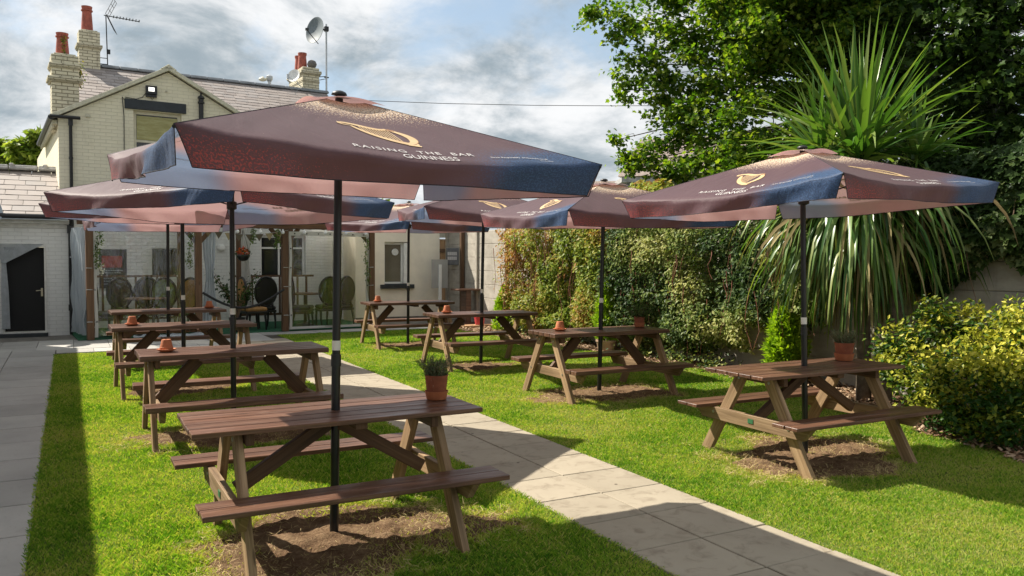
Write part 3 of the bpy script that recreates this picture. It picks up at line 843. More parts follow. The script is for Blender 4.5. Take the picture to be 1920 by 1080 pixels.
PLAB = {'L1': 'largest and nearest printed dark plum parasol, over the table with the lavender pot',
        'L2': 'printed plum parasol turned corner-on, partly behind the nearest one, left of the path',
        'L3': 'plum parasol third back left of the path, almost hidden under the one in front',
        'L4': 'farthest left plum parasol beside the veranda, its pinkish underside showing',
        'R1': 'printed plum parasol at the right in front of the spiky palm',
        'R2': 'plum parasol in front of the creeper hedge, its blue lit corner facing the camera',
        'R3': 'plum parasol over the table before the red bucket, half hidden by another',
        'R4': 'farthest right plum parasol, in front of the small window in the cream wall'}
protos = []
for i, k in enumerate(PAR):
    dx, dy, th, zt, s, tx, ty = PAR[k]; kk, x, y, rz, kd, z = [q for q in TABLES if q[0] == k][0]
    if len(protos) < 3: o = make_parasol(PLAB[k], [0.4, 2.3, 4.1][len(protos)]); protos.append(o)
    else: o = copy_tree(protos[i % 3])
    M = Matrix.Translation((x+dx, y+dy, zt)) @ Matrix.Rotation(R(ty), 4, 'Y') @ Matrix.Rotation(R(tx), 4, 'X') @ Matrix.Rotation(R(th+90*(i*3 % 4)), 4, 'Z') @ Matrix.Scale(s/1.06, 4)
    o.matrix_basis = M
    tag(o, PLAB[k], 'parasol', 'printed parasols over the picnic tables')
    PAR[k] = PAR[k]+(o,)
for k in PAR:
    o = PAR[k][-1]; kk, x, y, rz, kd, z = [q for q in TABLES if q[0] == k][0]
    make_pole(o, (x, y, 0), o.matrix_basis @ Vector((0, 0, RISE-.01)))
# pull chain hanging under the nearest parasol
# ------------------------------------------------------------------ building materials
brick('cream_brick', (.76, .70, .53), (.63, .575, .43), .225, .0755, .025, .8, .55, (.42, .38, .25), .32, .006)
brick('chimney_brick', (.60, .55, .41), (.27, .235, .165), .225, .078, .12, .85, .9, (.16, .135, .095), .85, .010)
brick('white_brick', (.78, .77, .745), (.66, .65, .63), .225, .0755, .02, .75, .6, (.45, .45, .42), .25, .006)
simple('cream_render', (.82, .735, .60), .85, vary=.06, scale=3, bump=.15)
simple('roughcast', (.55, .52, .40), .9, vary=.15, scale=14, bump=.5)
simple('black_paint', (.016, .021, .026), .5, vary=.25)
simple('black_iron', (.012, .012, .013), .45)
simple('lead_grey', (.20, .215, .235), .6, vary=.2, scale=5)
simple('pot_red', (.34, .085, .055), .7, vary=.22, scale=9, bump=.2)
simple('white_frame', (.76, .75, .72), .45, vary=.06)
simple('cream_frame', (.66, .61, .46), .55, vary=.08)
simple('soffit_white', (.66, .64, .60), .7, vary=.12, scale=6)
simple('galvanised', (.48, .50, .52), .45, .6)
simple('dish_grey', (.36, .40, .43), .5)
wood('brown_post', (.065, .034, .018), (.12, .065, .035), (.18, .105, .06), .6, .8, .3, .35)
wood('old_timber', (.22, .12, .06), (.36, .21, .11), (.48, .31, .18), .75, .7, .4, .25, (.52, .40, .27))
t = NT('slate'); co = t.coord('Object'); a = t.n('ShaderNodeAttribute', attribute_name='tint')
n1 = t.noise(co, 6, 5, .65); n2 = t.noise(t.mapping(co, (1, 1, 1)), 45, 4, .7)
c = t.ramp(a.outputs['Fac'], [(0, (.22, .185, .17)), (.35, (.27, .23, .21)), (.7, (.30, .26, .24)), (1, (.25, .225, .215))])
c = t.mix(t.smooth(n1, .55, .78, 0, .6), c, (.25, .20, .145)); c = t.mix(t.smooth(n2, .62, .75, 0, .55), c, (.12, .10, .075))
t.finish(t.bsdf(c, .6, 0, .45, t.bump(n2, .3, .006)))
t = NT('window_glass'); t.finish(t.bsdf((.018, .019, .02), .06, 0, .6))
t = NT('blind_yellow'); uv = t.coord('UV'); u, v, _ = t.sep(uv)
c = t.mix(t.smooth(t.noise(t.mapping(uv, (2, 9, 1)), 2, 5, .6), .35, .7), (.30, .27, .085), (.40, .37, .15)); t.finish(t.bsdf(c, .25, 0, .5))
t = NT('grey_glass'); co = t.coord('Object')
t.finish(t.bsdf(t.mix(t.noise(co, 3, 3), (.10, .09, .065), (.17, .155, .12)), .12, 0, .5))
t = NT('lamp_face'); e = t.n('ShaderNodeEmission'); e.inputs[0].default_value = (1, .97, .88, 1); e.inputs[1].default_value = 1.1; t.finish(e.outputs[0])
t = NT('bulb_white'); t.finish(t.bsdf((.75, .76, .78), .25, 0, .5))
t = NT('clear_pvc'); tb = t.n('ShaderNodeBsdfTransparent'); tb.inputs[0].default_value = (.93, .95, .95, 1)
wr = t.bump(t.noise(t.mapping(t.coord('Object'), (7, 7, 2.2)), 1, 4, .5, 1.0), .5, .05)
gl = t.n('ShaderNodeBsdfGlossy'); gl.inputs['Roughness'].default_value = .08; t.l(wr, gl.inputs['Normal'])
fr = t.n('ShaderNodeFresnel'); fr.inputs[0].default_value = 1.45; t.l(wr, fr.inputs['Normal'])
ms = t.n('ShaderNodeMixShader'); t.l(t.math('ADD', fr.outputs[0], .10, clamp=True), ms.inputs[0]); t.l(tb.outputs[0], ms.inputs[1]); t.l(gl.outputs[0], ms.inputs[2]); t.finish(ms.outputs[0])
t = NT('bunched_pvc'); tb = t.n('ShaderNodeBsdfTransparent'); tb.inputs[0].default_value = (.75, .80, .84, 1)
df = t.bsdf((.52, .56, .60), .18, 0, .6); ms = t.n('ShaderNodeMixShader'); ms.inputs[0].default_value = .62; t.l(tb.outputs[0], ms.inputs[1]); t.l(df, ms.inputs[2]); t.finish(ms.outputs[0])
t = NT('white_canvas'); p = t.bsdf((.68, .67, .64), .8, 0, .2); tb = t.n('ShaderNodeBsdfTranslucent'); tb.inputs[0].default_value = (.8, .78, .74, 1)
ms = t.n('ShaderNodeMixShader'); ms.inputs[0].default_value = .35; t.l(p, ms.inputs[1]); t.l(tb.outputs[0], ms.inputs[2]); t.finish(ms.outputs[0])
simple('green_carpet', (.012, .10, .045), .95, vary=.25, scale=30)
simple('chair_black', (.014, .013, .013), .4)
simple('chair_green', (.06, .10, .018), .8, vary=.35, scale=12)
simple('chair_tan', (.36, .19, .06), .7, vary=.2)
simple('red_plastic', (.50, .045, .055), .4)
simple('rope_black', (.012, .012, .014), .7)
simple('felt_roof', (.07, .07, .072), .9, vary=.2)
simple('sign_metal', (.36, .355, .34), .5, vary=.1, scale=2)
simple('slate_plaque', (.13, .13, .135), .7, vary=.2, scale=12)
t = NT('concrete_board'); co = t.coord('Object')
n1 = t.noise(t.mapping(co, (1, .8, 2)), 2.2, 7, .66); n2 = t.noise(co, 60, 4, .7)
c = t.ramp(n1, [(.28, (.28, .25, .205)), (.55, (.42, .385, .33)), (.75, (.52, .475, .40))])
c = t.mix(t.smooth(n2, .58, .74, 0, .45), c, (.20, .18, .14)); st = t.noise(t.mapping(co, (5, 5, .5)), 1, 5, .7)
c = t.mix(t.smooth(st, .55, .75, 0, .4), c, (.20, .185, .14))
t.finish(t.bsdf(c, .9, 0, .2, t.bump(n2, .4, .006)))

def slate_roof(name, origin, ax, down, nrm, width, length, sw, row, parent, seed, skip=None):
    """overlapping slates laid in courses: origin = ridge corner, ax along the ridge, down the slope"""
    r_ = random.Random(seed); V = []; F = []; T = []
    o = Vector(origin); ax = Vector(ax).normalized(); down = Vector(down).normalized(); nrm = Vector(nrm).normalized()
    rows = int(length/row)+1
    for j in range(rows):
        d0 = j*row; d1 = min(d0+row*1.12, length+.03)
        x = -(sw*.5 if j % 2 else 0)-r_.uniform(0, .04)
        lift = .006
        while x < width:
            w = sw*r_.uniform(.94, 1.05); a = max(x+.004, 0); b = min(x+w-.004, width); x += w
            if b-a < .04: continue
            t_ = .006; k = r_.uniform(-.002, .002); dd = d1+r_.uniform(-.010, .010); tw = r_.uniform(-.003, .003)
            n = len(V)
            for (p, q, z) in ((a, d0-.02, 0), (b, d0-.02, 0), (b, dd, .010+k+tw), (a, dd, .010+k-tw)):
                V.append(tuple(o+ax*p+down*q+nrm*z))
            for (p, q, z) in ((a, d0-.02, t_), (b, d0-.02, t_), (b, dd, .010+k+tw+t_), (a, dd, .010+k-tw+t_)):
                V.append(tuple(o+ax*p+down*q+nrm*z))
            for f in ((4, 5, 6, 7), (3, 2, 6, 7), (0, 3, 7, 4), (2, 1, 5, 6)): F.append(tuple(n+i for i in f))
            T += [r_.random()]*8
    return np_mesh(name, V, F, T, MATS['slate'], parent)
def chimney(parent, s0, s1, d0, d1, z0, z1, bands, name='chimney'):
    m = MB(); cx, cy = (s0+s1)/2, (d0+d1)/2; w, dp = s1-s0, d1-d0
    zs = [z0]
    m.box((cx, cy, (z0+z1)/2), (w, dp, z1-z0), uo=(random.uniform(0, 3), 0))
    for zb, h, pr in bands:
        m.box((cx, cy, zb), (w+2*pr, dp+2*pr, h), uo=(random.uniform(0, 3), 0))
        m.box((cx, cy, zb-h*.5-.02), (w+1.2*pr, dp+1.2*pr, .04), uo=(random.uniform(0, 3), 0))
    m.box((cx, cy, z1+.015), (w*.8, dp*.8, .05))
    return m.build(name, MATS['chimney_brick'], parent, bevel=.008)
def chimney_pot(parent, s, d, z, r, h, flare=True):
    m = MB()
    prof = [(r*1.08, 0), (r*1.02, h*.3), (r*.86, h*.78), (r*.86, h*.80)]
    prof += [(r*1.06, h*.82), (r*1.06, h*.86), (r*.88, h*.87), (r*1.0, h), (r*.8, h), (r*.75, h*.8)] if flare else [(r*1.0, h*.9), (r*1.0, h), (r*.8, h), (r*.78, h*.7)]
    m.lathe(prof, 18, (s, d, z)); return m.build('chimney_pot', MATS['pot_red'], parent, smooth=True, autosmooth=40)

# ------------------------------------------------------------------ the pub house (local x along its front, y into depth)
HP, HA = (-.151, 19.6, 0), R(4.2)
house = thing('pub_house', 'cream painted brick pub with a slate roof, gable window and three chimneys behind the veranda', 'pub building', HP, HA)
def HW(s, d, z): return Matrix.Translation(HP) @ Matrix.Rotation(HA, 4, 'Z') @ Vector((s, d, z))
EV, PK, WW = 4.47, 5.66, 4.32
rl = lambda s: EV+(PK-EV)*(1-abs(s-WW/2)/(WW/2))
m = MB(); D = (0, .25, 0)
def wp(pts): m.prism([(s, 0, z) for s, z in pts], D)
wp([(0, 2.5), (1.44, 2.5), (1.44, rl(1.44)), (0, EV)])
wp([(2.43, 2.5), (WW, 2.5), (WW, EV), (2.43, rl(2.43))])
wp([(1.44, 4.76), (2.43, 4.76), (2.43, rl(2.43)), (WW/2, PK), (1.44, rl(1.44))])
wp([(1.44, 2.5), (2.43, 2.5), (2.43, 3.2), (1.44, 3.2)])
m.box((.125, 4.4, 2.2), (.25, 8.3, 4.44)); m.box((WW-.125, 1.5, 3.4), (.25, 2.4, 2.1))
m.box((5.9, 2.6, 3.6), (3.2, .25, 2.6))
house_wall = m.build('wall', MATS['cream_brick'], house)
m = MB(); cols = [(-.02, 1.76), (2.39, 4.15), (5.25, 6.6)]
for a, b in cols: m.box(((a+b)/2, .10, 1.25), (b-a, .24, 2.5))
for a, b, z0, z1 in ((1.76, 2.39, 1.12, 1.76), (4.15, 5.25, 1.05, 2.08)):
    m.box(((a+b)/2, .10, z0/2), (b-a, .24, z0)); m.box(((a+b)/2, .10, (2.5+z1)/2), (b-a, .24, 2.5-z1))
m.build('ground_floor_wall', MATS['white_brick'], house).location.y = -.03
m = MB(); m.box((5.5, 1.4, 2.53), (2.4, 3.0, .06)); m.build('flat_roof', MATS['felt_roof'], house)
# gable window with a yellowed blind
def window(parent, s0, s1, z0, z1, d, glass, frame, bars=(), mull=(), fw=.055, sill=None, name='window'):
    w = MB(); dd = .05
    w.box(((s0+s1)/2, d, z1-fw/2), (s1-s0, dd, fw)); w.box(((s0+s1)/2, d, z0+fw/2), (s1-s0, dd, fw))
    w.box((s0+fw/2, d, (z0+z1)/2), (fw, dd, z1-z0-2*fw)); w.box((s1-fw/2, d, (z0+z1)/2), (fw, dd, z1-z0-2*fw))
    for b in bars: w.box(((s0+s1)/2, d, b), (s1-s0-2*fw, dd*.8, fw*.8))
    for q in mull: w.box((q, d+.002, (z0+z1)/2), (fw*.8, dd*.7, z1-z0-2*fw))
    o = w.build(name, MATS[frame], parent, bevel=.004)
    g = MB(); g.box(((s0+s1)/2, d+.012, (z0+z1)/2), (s1-s0-fw, .008, z1-z0-fw)); g.build('pane', MATS[glass], o)
    return o
wo = window(house, 1.44, 2.43, 3.2, 4.76, .12, 'window_glass', 'cream_frame', bars=(4.11,), fw=.07)
b = MB(); b.box((1.935, .095, 4.40), (.84, .012, .52)); 
for zz in (4.30, 4.46): b.box((1.935, .0875, zz), (.84, .006, .008))
b.build('blind', MATS['blind_yellow'], wo)
m = MB(); m.box((1.895, -.012, 4.885), (1.26, .06, .215)); m.build('lintel', MATS['black_paint'], house, bevel=.006)
wo = window(house, 1.76, 2.39, 1.12, 1.76, .05, 'window_glass', 'white_frame', fw=.03)
window(house, 4.15, 5.25, 1.05, 2.08, .05, 'window_glass', 'white_frame', bars=(1.78,), mull=(4.62, 4.95), fw=.055)
# bargeboards, wing roof, ridge cap
m = MB()
for sg in (-1, 1):
    a = Vector((WW/2, -.05, PK+.075)); b_ = Vector((WW/2+sg*(WW/2+.16), -.05, EV+.075-.16*(PK-EV)/(WW/2)))
    m.beam(a, b_, .10, .085, up=(0, 0, 1))
m.build('bargeboard', MATS['roughcast'], house, bevel=.006)
m = MB(); m.prism([(WW/2-.17, -.10, PK+.05), (WW/2, -.10, PK+.17), (WW/2+.17, -.10, PK+.05)], (0, .35, 0)); m.build('ridge_cap', MATS['roughcast'], house, bevel=.01)
for sg in (-1, 1):
    sl = Vector((sg*WW/2, 0, -(PK-EV))).normalized(); nn = Vector((sg*(PK-EV), 0, WW/2)).normalized()
    slate_roof('roof', Vector((WW/2, .0 if sg < 0 else 0.0, PK+.05)), (0, 1, 0), sl, nn, 3.4, Vector((WW/2, 0, PK-EV)).length+.12, .30, .22, house, 3+sg)
RD, RZ = 5.0, 6.62; sl = Vector((0, -1, -.578)).normalized(); nn = Vector((0, -.578, 1)).normalized()
slate_roof('roof', (.36, RD, RZ), (1, 0, 0), sl, nn, 7.25, 3.30, .31, .215, house, 12)
m = MB(); m.prism([(.38, RD-2.85, RZ-2.85*.578-.03), (.38, RD, RZ-.03), (.38, RD+3.2, RZ-3.2*.578)], (7.2, 0, 0)); m.build('roof_deck', MATS['felt_roof'], house)
m = MB()
for i in range(1, 17): m.beam((.0+i*.452, RD, RZ+.02), (.0+i*.452+.445, RD, RZ+.02), .20, .055); m.beam((.0+i*.452, RD, RZ+.05), (.0+i*.452+.445, RD, RZ+.052), .11, .06)
m.build('ridge_tiles', MATS['lead_grey'], house, bevel=.012)
ch = chimney(house, -.08, .44, .50, 1.02, 4.25, 5.88, [(5.37, .07, .075), (5.66, .06, .045)]); chimney_pot(ch, .15, .76, 5.89, .125, .50)
ch = chimney(house, .82, 1.32, 4.8, 5.3, 6.0, 7.50, [(7.12, .07, .055)]); chimney_pot(ch, 1.04, 5.05, 7.51, .135, .68)
ch = chimney(house, 6.88, 7.40, 5.0, 6.35, 6.0, 7.36, [(7.22, .09, .06), (6.95, .03, .015)])
chimney_pot(ch, 7.05, 5.9, 7.37, .12, .50, False); chimney_pot(ch, 7.02, 5.45, 7.37, .135, .50, False)
m = MB(); m.lathe([(.05, 0), (.12, .05), (.15, .13), (.11, .22), (.03, .26), (0, .26)], 14, (7.24, 5.2, 7.38)); m.build('cowl', simple('cowl_grey', (.14, .13, .12), .8), ch, smooth=True)
# gutters, downpipes
m = MB(); m.tube([(-.14, -.10, EV-.02), (-.14, 4.6, EV-.06)], .055, 10); m.tube([(-.16, -.12, EV-.005), (.40, -.12, EV-.005)], .035, 8); m.tube([(.22, -.10, EV-.02), (.22, -.065, EV-.16), (.22, -.065, .05)], .034, 10)
m.box((.22, -.07, EV-.10), (.085, .08, .13))
for zz in (3.6, 2.8, 1.9): m.tube([(.22, -.065, zz), (.22, -.065, zz+.05)], .042, 10)
m.build('drainpipe', MATS['black_iron'], house, smooth=True, autosmooth=40)
m = MB(); m.tube([(2.84, -.07, 2.6), (2.84, -.07, 5.04)], .05, 12); m.lathe([(.05, 0), (.075, .02), (.075, .05), (.055, .06), (.055, .11), (.08, .13), (.06, .17), (.02, .20), (.018, .24), (.03, .255), (0, .27)], 12, (2.84, -.07, 5.02)); m.build('soil_pipe', MATS['black_iron'], house, smooth=True, autosmooth=40)
m = MB(); m.box((-.06, 2.3, EV-.10), (.10, 4.5, .08))
for i in range(20): m.box((-.09, .2+i*.22, EV-.17), (.05, .09, .06))
m.build('eaves_corbel', MATS['roughcast'], house)
m = MB(); m.tube([(1.27, -.02, 4.95), (1.22, -.02, 5.02), (1.25, -.02, 4.6), (1.24, -.02, 3.0)], .008, 5); m.tube([(1.27, -.02, 5.02), (1.5, -.02, 5.0), (1.62, -.02, 5.05), (1.7, -.02, 5.16)], .007, 5); m.tube([(1.74, -.02, 5.15), (1.82, -.02, 5.02), (1.9, -.02, 5.14)], .007, 5)
m.build('cable', MATS['black_iron'], house)
m = MB(); m.box((.55, -.02, 4.55), (.09, .05, .06)); m.build('bracket', MATS['roughcast'], house)
m = MB(); m.box((2.12, -.02, 5.24), (.04, .03, .03)); m.build('bracket', MATS['roughcast'], house)
# weeds on the chimneys
leafmat('weed', [(.06, .10, .02), (.14, .20, .04), (.35, .25, .03)], .3, .6)
P = []
for c0, nn_, sp in ((HW(.16, .60, 5.95), 60, (.035, .03, .28)), (HW(.50, .9, 5.5), 130, (.07, .07, .18))):
    for i in range(nn_): P.append([c0[j]+random.gauss(0, sp[j]*.6)+(abs(random.gauss(0, sp[2]))*.6 if j == 2 else 0) for j in range(3)])
tag(leaves('chimney_weed', np.array(P), .055, MATS['weed'], RHOMB), 'yellowing weeds growing out of the two left chimneys', 'weed')

# roof fittings (each its own thing)
def htag(name, label, cat, s, d, z, rz=0, group=None): return thing(name, label, cat, HW(s, d, z), HA+rz, group)
t_ = htag('floodlight', 'square white floodlight, lit, on the gable above the window', 'floodlight', 1.80, -.02, 5.22)
m = MB(); m.box((0, -.04, 0), (.235, .05, .19)); m.build('housing', MATS['black_iron'], t_, bevel=.008)
m = MB(); m.box((0, -.068, .012), (.12, .006, .085)); m.build('lens', MATS['lamp_face'], t_)
m = MB(); m.box((0, -.02, -.125), (.22, .04, .05)); m.build('bracket', MATS['black_iron'], t_)
def dish(parent, c, r, axis, mat, depth=.22):
    ax = Vector(axis).normalized(); M = ax.to_track_quat('Z', 'Y').to_matrix().to_4x4()
    m = MB(); k = 8; prof = [(r*i/k, depth*r*(i/k)**2) for i in range(k+1)]+[(r*1.015, depth*r), (r*1.01, depth*r-.012)]+[(r*i/k, depth*r*(i/k)**2-.012) for i in range(k, -1, -1)]
    m.lathe(prof, 32, c, M=M); o = m.build('reflector', mat, parent, smooth=True, autosmooth=50)
    return M
t_ = htag('satellite_dish', 'large grey satellite dish on a tall mast beside the right chimney', 'satellite dish', 7.63, 5.0, 6.4)
m = MB(); m.tube([(0, 0, -.3), (0, 0, 2.35)], .028, 10); m.build('mast', MATS['galvanised'], t_)
M = dish(t_, (-.36, -.16, 2.05), .40, (-.93, -.33, .12), simple('dish_dark', (.15, .18, .20), .55))
m = MB(); m.tube([(-.30, -.12, 1.68), (-.62, -.42, 1.82), (-.78, -.52, 1.93)], .014, 6); m.box((-.79, -.53, 1.95), (.09, .06, .07)); m.tube([(0, 0, 2.18), (-.30, -.13, 2.12)], .03, 8); m.box((0, 0, 2.2), (.12, .12, .14)); m.build('feed_arm', MATS['black_iron'], t_)
m = MB(); m.tube([(0, 0, .75), (-.25, .1, .72)], .012, 6); m.tube([(0, 0, .68), (-.25, .15, .62)], .010, 6); m.box((0, 0, .72), (.14, .05, .03)); m.build('stay', MATS['black_iron'], t_)
t_ = htag('satellite_dish', 'small white satellite dish mounted left of the right-hand chimney', 'satellite dish', 6.62, 4.95, 6.95)
dish(t_, (-.05, -.10, .05), .20, (-.70, -.6, .25), MATS['white_frame'])
m = MB(); m.tube([(.30, .1, -.25), (.10, 0, -.15), (-.02, -.06, .03)], .014, 6); m.tube([(-.02, -.1, -.12), (-.30, -.3, -.02)], .010, 6); m.box((-.31, -.31, -.03), (.07, .06, .14)); m.tube([(-.3, -.3, -.1), (-.2, -.2, -.36), (0, -.1, -.4), (.2, 0, -.2)], .005, 5); m.build('feed_arm', MATS['galvanised'], t_)
t_ = htag('security_lamp', 'grey pole lamp standing behind the roof ridge next to the small dish', 'lamp', 5.95, 5.3, 6.5)
m = MB(); m.tube([(0, 0, -.3), (0, 0, .38)], .05, 12); m.lathe([(.07, .36), (.10, .42), (.10, .5), (.04, .54), (0, .55)], 12); m.build('pole', MATS['galvanised'], t_, smooth=True, autosmooth=40)
m = MB(); m.tube([(0, 0, .44), (-.18, -.05, .40)], .018, 6); m.lathe([(.02, .05), (.10, .0), (.12, -.05), (.05, -.08), (0, -.08)], 14, (-.22, -.06, .40)); m.build('lamp_head', MATS['cream_frame'], t_, smooth=True)
t_ = htag('aerial', 'black television aerial on a thin mast beside the left ridge chimney', 'aerial', 1.52, 5.0, 6.6)
m = MB(); m.tube([(0, 0, -.05), (-.03, 0, 1.42)], .014, 8); m.tube([(0, 0, .28), (-.22, .02, .28)], .01, 6); m.tube([(0, 0, .12), (-.22, .02, .12)], .01, 6); m.box((.03, 0, .46), (.07, .05, .12)); m.build('mast', MATS['black_iron'], t_)
m = MB(); z = 1.42; m.tube([(-.08, 0, z), (.82, .10, z-.01)], .012, 6)
for i in range(9): x = .16+i*.08; m.tube([(x, -.12+.1*x, z+.0), (x, .12+.1*x, z)], .006, 5); m.tube([(x, .1*x, z-.035), (x, .1*x, z+.035)], .008, 5)
for sg in (1, -1):
    a = Vector((-.06, 0, z)); b_ = a+Vector((.20, 0, sg*.42)); 
    for k in range(4):
        f = k/3; m.tube([a.lerp(b_, f)+Vector((0, -.20, 0)), a.lerp(b_, f)+Vector((.12, .20, 0))], .007, 5)
    for yy in (-.2, 0, .2): m.tube([a+Vector((yy*.3+.06, yy, 0)), b_+Vector((yy*.3+.06, yy, 0))], .007, 5)
m.build('antenna_array', MATS['black_iron'], t_)
t_ = htag('alarm_box', 'round white alarm sounder on the white brick wall', 'alarm', 3.25, -.06, 1.77)
m = MB(); m.lathe([(.085, 0), (.085, .05), (.06, .075), (.03, .08), (0, .08)], 18, (0, 0, 0), M=Matrix.Rotation(R(90), 4, 'X')); m.build('sounder', MATS['white_frame'], t_, smooth=True, autosmooth=40)
t_ = htag('menu_board', 'dark framed notice board with a red panel on the wall behind the clear curtain', 'notice board', .99, -.06, 1.30)
m = MB(); m.box((0, 0, 0), (.54, .03, .84)); m.build('board', simple('board_dark', (.045, .05, .06), .4), t_, bevel=.005)
m = MB(); m.box((-.02, -.018, .15), (.40, .006, .25)); m.build('red_panel', simple('red_panel', (.33, .045, .04), .7, vary=.7, scale=45), t_)
m = MB()
for i, (zz, w) in enumerate(((-.04, .40), (-.09, .34), (-.16, .14), (-.21, .40), (-.27, .36), (-.33, .36))):
    x = -.22
    while x < -.22+w:
        k = random.uniform(.03, .07); m.box((x+k/2, -.018, zz), (k*.8, .005, .022)); x += k
m.build('lettering', MATS['dish_grey'], t_)

# ------------------------------------------------------------------ low outbuilding at the left
ob = thing('outbuilding', 'white painted brick outbuilding with a pale slate roof and an open black door', 'outbuilding', (0, 18.4, 0))
m = MB(); zt = 2.20
m.box((-.21, .12, zt/2), (.42, .24, zt)); m.box((-2.2, .12, zt/2), (2.2, .24, zt)); m.box((-.76, .12, (1.74+zt)/2), (.68, .24, zt-1.74)); m.box((-.76, .12, .03), (.68, .24, .06))
m.box((-.10, .68, zt/2), (.20, .86, zt))
m.build('wall', MATS['white_brick'], ob)
m = MB(); m.box((-1.6, -.05, 2.235), (3.24, .16, .07)); m.box((-1.6, -.005, 2.16), (3.22, .05, .09))
for i in range(11): m.box((-.12-i*.30, -.03, 2.185), (.11, .09, .05))
m.build('fascia', MATS['soffit_white'], ob, bevel=.004)
m = MB(); m.tube([(-3.3, -.20, 2.335), (.06, -.20, 2.325)], .055, 10); m.tube([(.055, -.12, 2.30), (.03, -.05, 2.1), (.03, -.05, .03)], .032, 8); m.box((.03, -.05, .55), (.09, .07, .12)); m.box((.03, -.06, 2.1), (.10, .08, .16)); m.build('gutter', MATS['black_iron'], ob, smooth=True, autosmooth=40)
m = MB(); m.tube([(-3.3, -.24, 2.285), (.0, -.24, 2.270)], .012, 6); m.tube([(.02, -.1, 1.55), (.14, -.1, 1.55)], .012, 6); m.build('pipe', MATS['galvanised'], ob)
sl = Vector((0, -2.45, -1.08)); LL = sl.length; nn = Vector((0, -1.08, 2.45)).normalized()
slate_roof('roof', (-3.4, 2.25, 3.40), (1, 0, 0), sl, nn, 3.30, LL-.02, .385, .295, ob, 21)
m = MB(); m.prism([(-3.4, -.14, 2.30), (-3.4, 2.25, 3.36), (-3.4, 4.6, 2.3)], (3.28, 0, 0)); m.build('roof_deck', MATS['felt_roof'], ob)
m = MB()
for i in range(6): m.beam((-3.3+i*.55, 2.25, 3.45), (-3.3+i*.55+.54, 2.25, 3.45), .26, .07); m.beam((-3.3+i*.55, 2.25, 3.49), (-3.3+i*.55+.54, 2.25, 3.49), .16, .07)
for x in (-1.05, -.42): m.box((x, 2.22, 3.51), (.09, .16, .10))
m.build('ridge_tiles', simple('ridge_grey', (.34, .33, .32), .8, vary=.3, scale=9), ob, bevel=.02)
m = MB()
for x in (-1.115, -.405): m.box((x, -.005, .90), (.035, .10, 1.68))
m.box((-.76, -.005, 1.755), (.745, .10, .035)); m.box((-.76, -.02, .085), (.745, .10, .03))
m.build('door_frame', MATS['soffit_white'], ob)
m = MB(); m.box((-.76, .10, .92), (.67, .04, 1.63)); dr = m.build('door', simple('door_black', (.003, .003, .0035), .7), ob)
m = MB(); m.box((-.47, .075, .86), (.035, .012, .16)); m.tube([(-.47, .07, .90), (-.47, .03, .90), (-.57, .03, .89)], .009, 6); m.build('handle', simple('brass_plate', (.52, .45, .32), .4, .3), dr)
m = MB(); m.box((-.80, -.10, .03), (.86, .16, .085)); m.build('doorstep', MATS['black_paint'], ob, bevel=.006)
t_ = thing('string_curtain', 'grey string curtain tied back to the left in the dark doorway', 'curtain', (-.76, 18.33, 0))
m = MB(); m.box((-.10, 0, 1.82), (.92, .03, .03)); m.build('rail', MATS['white_frame'], t_)
m = MB()
for i in range(110):
    f = i/109; x0 = -.55+.90*f; xt = -.33+.07*(f-.5); zt_ = 1.46-.02*f; sag = .10*f*f
    pts = [(x0, random.uniform(-.012, .012), 1.81), (x0*.62+xt*.38, random.uniform(-.02, .02), 1.71-sag*.35), (x0*.3+xt*.7, random.uniform(-.02, .02), 1.58-sag*.3), (xt, random.uniform(-.02, .02), zt_), (xt+.01+(f-.5)*.05, random.uniform(-.02, .02), .9), (xt+.02+(f-.5)*.06, random.uniform(-.02, .02), .17)]
    m.tube(pts, .0026, 3, cap=False)
m.build('strings', simple('string_grey', (.42, .44, .46), .6), t_)
m = MB(); m.lathe([(.045, -.015), (.05, 0), (.045, .015)], 12, (-.33, 0, 1.45)); m.build('tieback', MATS['dish_grey'], t_)
t_ = thing('satellite_dish', 'blue-grey satellite dish cut off by the left edge of the photo', 'satellite dish', at(-22, 392, 15.2))
M = dish(t_, (0, 0, 0), .26, (.55, -.45, .2), MATS['dish_grey']); m = MB(); m.tube([(-.02, .03, 0), (-.08, .25, -.05), (-.08, .8, -.06)], .02, 6); m.build('arm', MATS['galvanised'], t_)
# boundary wall that shades the left pavement
m = MB(); m.box((0, 0, 1.5), (.23, 23.0, 3.0)); m.box((0, 0, 3.04), (.30, 23.0, .08))
tag(m.build('boundary_wall', MATS['white_brick'], None, (-1.80, 6.6, 0)), 'tall brick wall along the left edge of the pavement', 'wall')

# ------------------------------------------------------------------ kitchen block
kb = thing('kitchen_block', 'cream rendered single-storey building with a small white window and dark sill', 'building', (6.05, 19.0, 0))
X0, X1 = .73, 1.33
m = MB(); H_ = 2.62
m.box((X0/2, .12, H_/2), (X0, .24, H_)); m.box(((X1+2.19)/2, .12, H_/2), (2.19-X1, .24, H_)); m.box(((X0+X1)/2, .12, .45), (X1-X0, .24, .90)); m.box(((X0+X1)/2, .12, (1.95+H_)/2), (X1-X0, .24, H_-1.95))
m.box((.12, 1.4, H_/2), (.24, 2.3, H_)); m.box((2.07, 1.6, H_/2), (.24, 2.7, H_))
m.build('wall', MATS['cream_render'], kb)
m = MB(); m.box((1.095, 1.4, H_+.05), (2.35, 3.1, .10)); m.build('roof', MATS['felt_roof'], kb)
wo = window(kb, X0+.0, X1-.09, .92, 1.93, .13, 'grey_glass', 'white_frame', fw=.045)
m = MB(); m.box((X1-.045, .10, 1.43), (.085, .16, 1.0)); m.build('reveal', MATS['white_frame'], wo)
m = MB(); m.lathe([(.085, 0), (.085, .02), (.07, .03), (.06, .012), (0, .012)], 24, (X0+.31, .115, 1.70), M=Matrix.Rotation(R(90), 4, 'X'))
